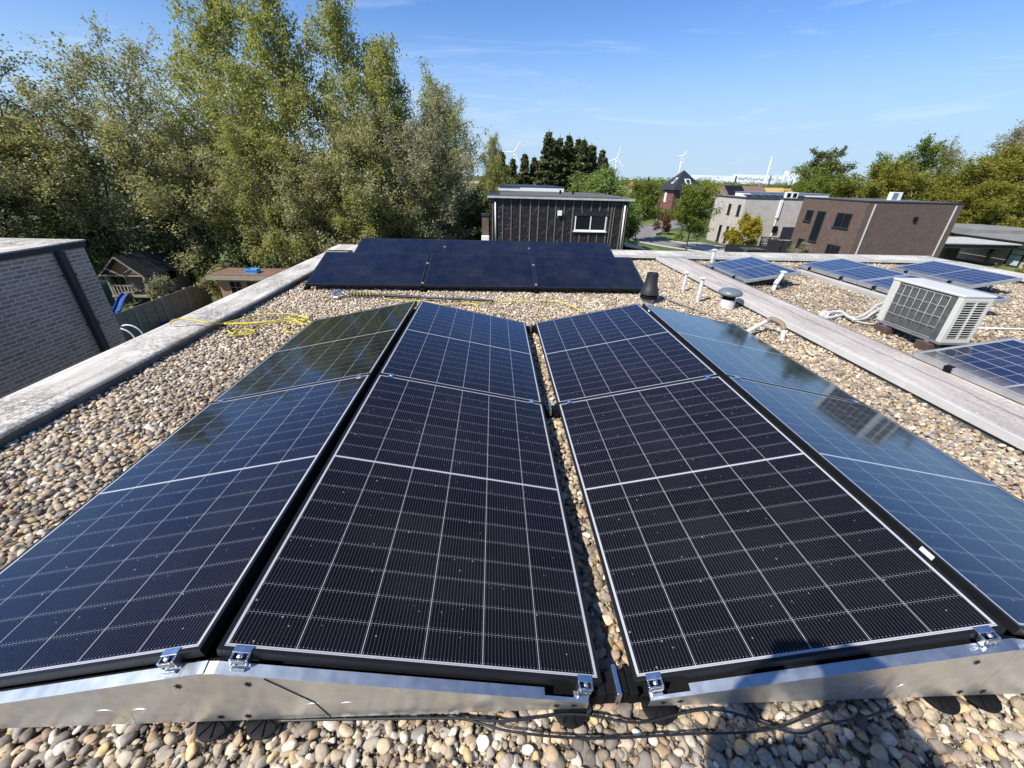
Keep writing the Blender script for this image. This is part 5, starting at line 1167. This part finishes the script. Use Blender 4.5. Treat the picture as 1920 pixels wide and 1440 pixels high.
shrub('shrub', 'reddish rounded bush at the right corner of the black clad house', (15.6, 49.5), 1.9, 3.1, M_lf_red, 7000, .10, 68)
shrub('shrub', 'small red leaved bush on the grass island behind the street tree', (26.2, 65.5), 1.6, 2.3, M_lf_red, 4000, .10, 69)
shrub('shrub', 'golden yellow conifer bush before the cream brick house', (30.2, 50.0), 1.9, 3.3, M_lf_gold, 20000, .11, 70)
shrub('shrub', 'grey green olive bush before the brown brick house', (32.0, 42.2), .9, 2.1, M_lf_grey, 4000, .06, 71)
shrub('shrub', 'thin young bush at the right end by the bungalow lawn', (40.5, 31.0), .8, 1.9, M_lf_yel, 1500, .06, 72)
shrub('shrub', 'second thin bush cut by the right edge of the picture by the bungalow', (41.8, 30.2), .8, 1.9, M_lf_yel, 1500, .06, 73)
# hedge in front of hip house
rs = np.random.RandomState(77); n = 9000; V, F = leaves_mesh(np.stack([rs.uniform(32.5, 46, n), rs.uniform(92, 94, n)+0, ZG+rs.uniform(0, 2.0, n)], 1), .16, rs); tag(np_mesh('hedge', V, F, M_lf_dark, None, False), 'clipped dark hedge before the red brick house', 'hedge')
n = 9000; V, F = leaves_mesh(np.stack([rs.uniform(-9, -1.6, n), rs.uniform(49, 50.4, n), ZG+rs.uniform(0, 1.5, n)], 1), .11, rs); tag(np_mesh('hedge', V, F, M_lf_bush, None, False), 'olive garden hedge in front of the hot tub', 'hedge')
# spruces
sp = [spruce('spruce_tree', '-', 'row of dark spruces', 13.0, 2.9, 81, 26000), spruce('spruce_tree', '-', 'row of dark spruces', 12.6, 2.6, 82, 24000)]
SL = ['short spruce first at the left end of the spruce row beside the grove', 'second small spruce of the row from the grove', 'small spruce below the hidden wind turbine', 'small pointed spruce left of the tall group', 'low spruce tucked against the tall group',
      'tallest spruce with open ragged left side', 'broad spruce directly right of the tallest one', 'sharp topped spruce in the middle of the tall group', 'spruce on the right half of the tall group', 'spruce stepping down at the right of the tall group', 'rightmost lower spruce above the willow']
for k, (x, top) in enumerate(((-.7, 4.0), (.6, 4.7), (2.2, 4.0), (3.7, 4.5), (5.1, 4.2), (6.7, 7.1), (8.4, 6.6), (9.8, 7.0), (11.5, 6.4), (13.1, 5.8), (14.5, 4.3))):
    o = sp[k % 2] if k < 2 else copy_thing(sp[k % 2]); s_ = (top-ZG)/(13.0 if k % 2 == 0 else 12.6); o.location = (x, 60+(k*37 % 5)*.7, ZG); o.scale = (s_*1.35, s_*1.35, s_); o.rotation_euler = (0, 0, k*1.3); o['label'] = SL[k]
for k, (x, top, lab) in enumerate(((7.6, 6.3, 'spruce behind the tallest one filling the tall group'), (9.2, 6.2, 'spruce deep in the middle of the tall group'), (10.8, 6.6, 'spruce deep in the right half of the tall group'), (12.6, 6.3, 'spruce behind the stepping right shoulder of the tall group'), (14.3, 5.4, 'spruce behind the rightmost lower spruce'), (1.6, 3.4, 'small spruce behind the left end of the row'))):
    o = copy_thing(sp[k % 2]); s_ = (top-ZG)/12.8; o.location = (x*1.07, 64.5+k*.3, ZG); o.scale = (s_*1.35, s_*1.35, s_); o.rotation_euler = (0, 0, k*2.1+.7); o['label'] = lab
# willow and street trees
t = tree('willow_tree', 'light green weeping willow behind the right half of the black clad house', 'willow', None, 8.9, 4.3, M_lf_willow, M_bark, 91, .12, 'round', 30000, .10, 44, .8, .2, .75, .35); t.location = (11.3, 46.5, ZG); t.scale = (1.22, 1.22, .86)
t = tree('willow_tree', 'pale drooping willow branch tree right of the weeping willow', 'willow', None, 6.5, 3.0, M_lf_willow, M_bark, 92, .15, 'round', 9000, .11, 26, .8, .12, .6, .3); t.location = (18.8, 70, ZG); t.scale = (.8, .8, .9)
st = tree('street_tree', 'full olive green street tree before the cream brick house', 'tree', 'young trees along the road', 7.0, 3.0, M_lf_green, M_bark, 93, .20, 'oval', 20000, .10, 40, .0, .10, .6, .3); st.location = (23.8, 51.0, ZG); st.scale = (1, 1, .92)
o = copy_thing(st, (19.3, 57.5, ZG), (0, 0, 2.0), (.85, .85, .95), 'olive green road tree right beside the black clad house')
# right hand trees
GR_ = 'trees behind the brown brick house'
rt = [tree('broadleaf_tree', '-', 'tree', GR_, 12.5, 5.6, M_lf_green, M_bark, 101, .06, 'round', 26000, .15, 50, .0, .22, .55, .5, 2),
      tree('broadleaf_tree', '-', 'tree', GR_, 12.5, 5.6, M_lf_yel, M_bark, 102, .04, 'round', 30000, .15, 50, .1, .22, .5, .5, 2),
      tree('broadleaf_tree', '-', 'tree', GR_, 14.0, 4.6, M_lf_grey, M_bark, 103, .25, 'round', 11000, .13, 44, .0, .2, .9, .4, 2)]
plant_copies(rt, [
    (0, 55.5, 72, 1.0, .72, 'lower green tree left of the tall rounded tree behind the brown house'),
    (0, 69.5, 74, 1.0, 1.0, 'tall rounded green tree above the middle of the brown house'),
    (2, 79.0, 78, 1.0, .92, 'half bare twiggy tree right of the tall rounded tree'),
    (1, 60.5, 66, .95, .78, 'yellow green bush like tree directly above the brown roof'),
    (1, 72.0, 66, 1.1, .82, 'yellow green tree above the right corner of the brown house'),
    (1, 80.0, 64, 1.15, .98, 'large golden green tree above the bungalow'),
    (1, 88.0, 66, 1.2, 1.2, 'tallest golden green tree at the right edge of the picture'),
    (2, 90.0, 76, 1.1, 1.12, 'feathery tall tree top at the right edge behind the golden tree'),
    (1, 70.0, 58.5, .85, .62, 'low golden green tree just behind the carport'),
    (0, 51.5, 70, .75, .62, 'small green tree at the left end of the trees behind the brown house')])
pn = tree('pine_tree', 'dark grey green pine with layered branches left of the rounded tree', 'pine', None, 12.5, 3.9, M_lf_dark, M_bark, 104, .15, 'oval', 22000, .15, 44, .0, .2, .4, .35); pn.location = (58.6, 78.5, ZG)
# far tree lines
def treeline(label, P, h, n, mat, seed, w_=10):
    rs = np.random.RandomState(seed); Cc = []
    for a, b_ in zip(P[:-1], P[1:]):
        a, b_ = np.array(a, float), np.array(b_, float); k = int(n*np.linalg.norm(b_-a)/sum(np.linalg.norm(np.array(q)-np.array(p)) for p, q in zip(P[:-1], P[1:])))
        u = rs.rand(k, 1); xy = a*(1-u)+b_*u+rs.normal(size=(k, 2))*w_*.4; hh = h*(.62+.28*np.sin(u[:, 0]*43+seed)+.22*np.sin(u[:, 0]*117)); Cc.append(np.concatenate([xy, (ZG+np.maximum(hh, 1.5)*np.sqrt(rs.rand(k)))[:, None]], 1))
    Cc = np.concatenate(Cc); V, F = leaves_mesh(Cc, .95, rs, .2, .7); o = np_mesh('treeline', V, F, mat, None, False, kind='stuff'); return tag(o, label, 'tree line')
treeline('far dark tree line beyond the ripe field', [(330, 850), (700, 880), (1250, 780)], 9.5, 22000, M_lf_dark, 5, 18)
treeline('far green tree line left of the hip roofed house', [(40, 420), (150, 430), (260, 520)], 9.5, 9000, M_lf_green, 6, 14)
treeline('nearer bushes between willow and hip roofed house', [(30, 130), (44, 150), (70, 190)], 4.6, 5000, M_lf_bush, 7, 6)
t = spruce('spruce_tree', 'small lone dark conifer left of the hip roofed house', None, 9, 2.2, 83, 3000); t.location = (52, 150, ZG); t.scale = (1.1, 1.1, 1.0)
# ------------------------------------------------------------------ skyline
M_far = flat('far_white_cladding', (.80, .83, .86), .6, 0, .04, .01); M_farg = flat('far_grey', (.58, .62, .66), .6)
t = thing('factory', 'long low white factory hall on the horizon', 'factory', (790, 1510, ZG))
q0, q1, q2 = aty(1300, 331, 1500), aty(1382, 332, 1500), aty(1382, 331, 1500)
MB().box(q0.x, q1.x, 1500, 1518, ZG, q0.z+5).build('hall', M_far, t); MB().box(q0.x+20, q0.x+60, 1498, 1499.9, q0.z-22, q0.z+1).build('gate', M_farg, t)
t = thing('factory', 'taller white plant under construction with rows of openings on the horizon', 'factory', (1000, 1510, ZG)); a, b_ = aty(1378, 330, 1500), aty(1475, 329, 1500)
MB().box(a.x+3, b_.x, 1500, 1518, ZG, b_.z-1).build('hall', M_far, t); a2, b2 = aty(1472, 329, 1500), aty(1503, 324, 1500); MB().box(a2.x, b2.x, 1490, 1508, ZG, b2.z+4).build('tower_block', M_far, t)
m = MB(); rr = random.Random(3)
for k in range(34):
    x = a.x+12+k*(b_.x-a.x-18)/34; z = b_.z-11-rr.random()*6; m.box(x, x+3.5, 1498.5, 1499.9, z, z+5)
for k in range(8):
    x = a2.x+6+k*7; z = b2.z-6-(k % 3)*9; m.box(x, x+4, 1488.5, 1489.9, z, z+5)
m.build('opening', M_farg, t)
def turbine(label, px, py, y, rot, base_py, Rb):
    hub = aty(px, py, y); t = thing('wind_turbine', label, 'wind turbine', (hub.x, y, ZG), 'wind turbines on the horizon')
    MB().tube([(hub.x, y, ZG), (hub.x, y, hub.z)], [2.6, 1.5], 14).build('tower', M_far, t, True); MB().box(hub.x-2, hub.x+2, y-6, y+5, hub.z-2, hub.z+2.2).build('nacelle', M_far, t, bevel=.8)
    for k in range(3):
        a = rot+k*2*math.pi/3; d = Vector((math.sin(a), 0, math.cos(a))); e = Vector((math.cos(a), 0, -math.sin(a))); p = Vector((hub.x, y-7, hub.z)); m = MB()
        ring = []
        for f, c_, th in ((0, 1.1, 1.0), (.2, 2.3, .7), (.6, 1.5, .4), (1, .45, .15)): ring.append([p+d*Rb*f+e*c_*s1+Vector((0, s2*th, 0)) for s1, s2 in ((-1, 0), (0, -1), (1, 0), (0, 1))])
        for r0, r1 in zip(ring[:-1], ring[1:]):
            for j in range(4): m.quad(r0[j], r0[(j+1) % 4], r1[(j+1) % 4], r1[j])
        m.build('blade', M_far, t, True)
    m = MB(); m.lathe([(1.6, 0), (1.2, 1.5), (.2, 2.4)], 0, 0, 12, Matrix.Translation((hub.x, y-6.5, hub.z)) @ Matrix.Rotation(R(90), 4, 'X')); m.build('hub', M_far, t, True)
turbine('wind turbine standing above the hip roofed house', 1279, 293.5, 1500, R(35), 330, 22)
turbine('wind turbine showing over the willow with three spread blades', 1156, 298, 1500, R(12), 330, 37)
turbine('wind turbine half hidden behind the small spruces', 964, 286, 1500, R(32), 330, 40)
def crane(label, p0, p1, y, r_, mat):
    a, b_ = aty(*p0, y), aty(*p1, y); t = thing('crane', label, 'crane', (a.x, y, ZG), 'cranes on the horizon'); MB().tube([a, a.lerp(b_, .8), b_], [r_, r_*.8, r_*.6], 6).build('boom', mat, t); MB().box(a.x-4, a.x+4, y-4, y+4, ZG, a.z+1).build('base', mat, t)
crane('white slanted tall crane boom over the horizon plant', (1438, 330), (1448, 294), 1480, 2.6, M_far)
crane('grey crane boom leaning left at the horizon plant', (1473, 331), (1468, 317), 1480, 1.0, M_farg)
crane('short blue grey crane right of the white slanted boom', (1457, 331), (1459, 321), 1480, 1.2, M_farg)
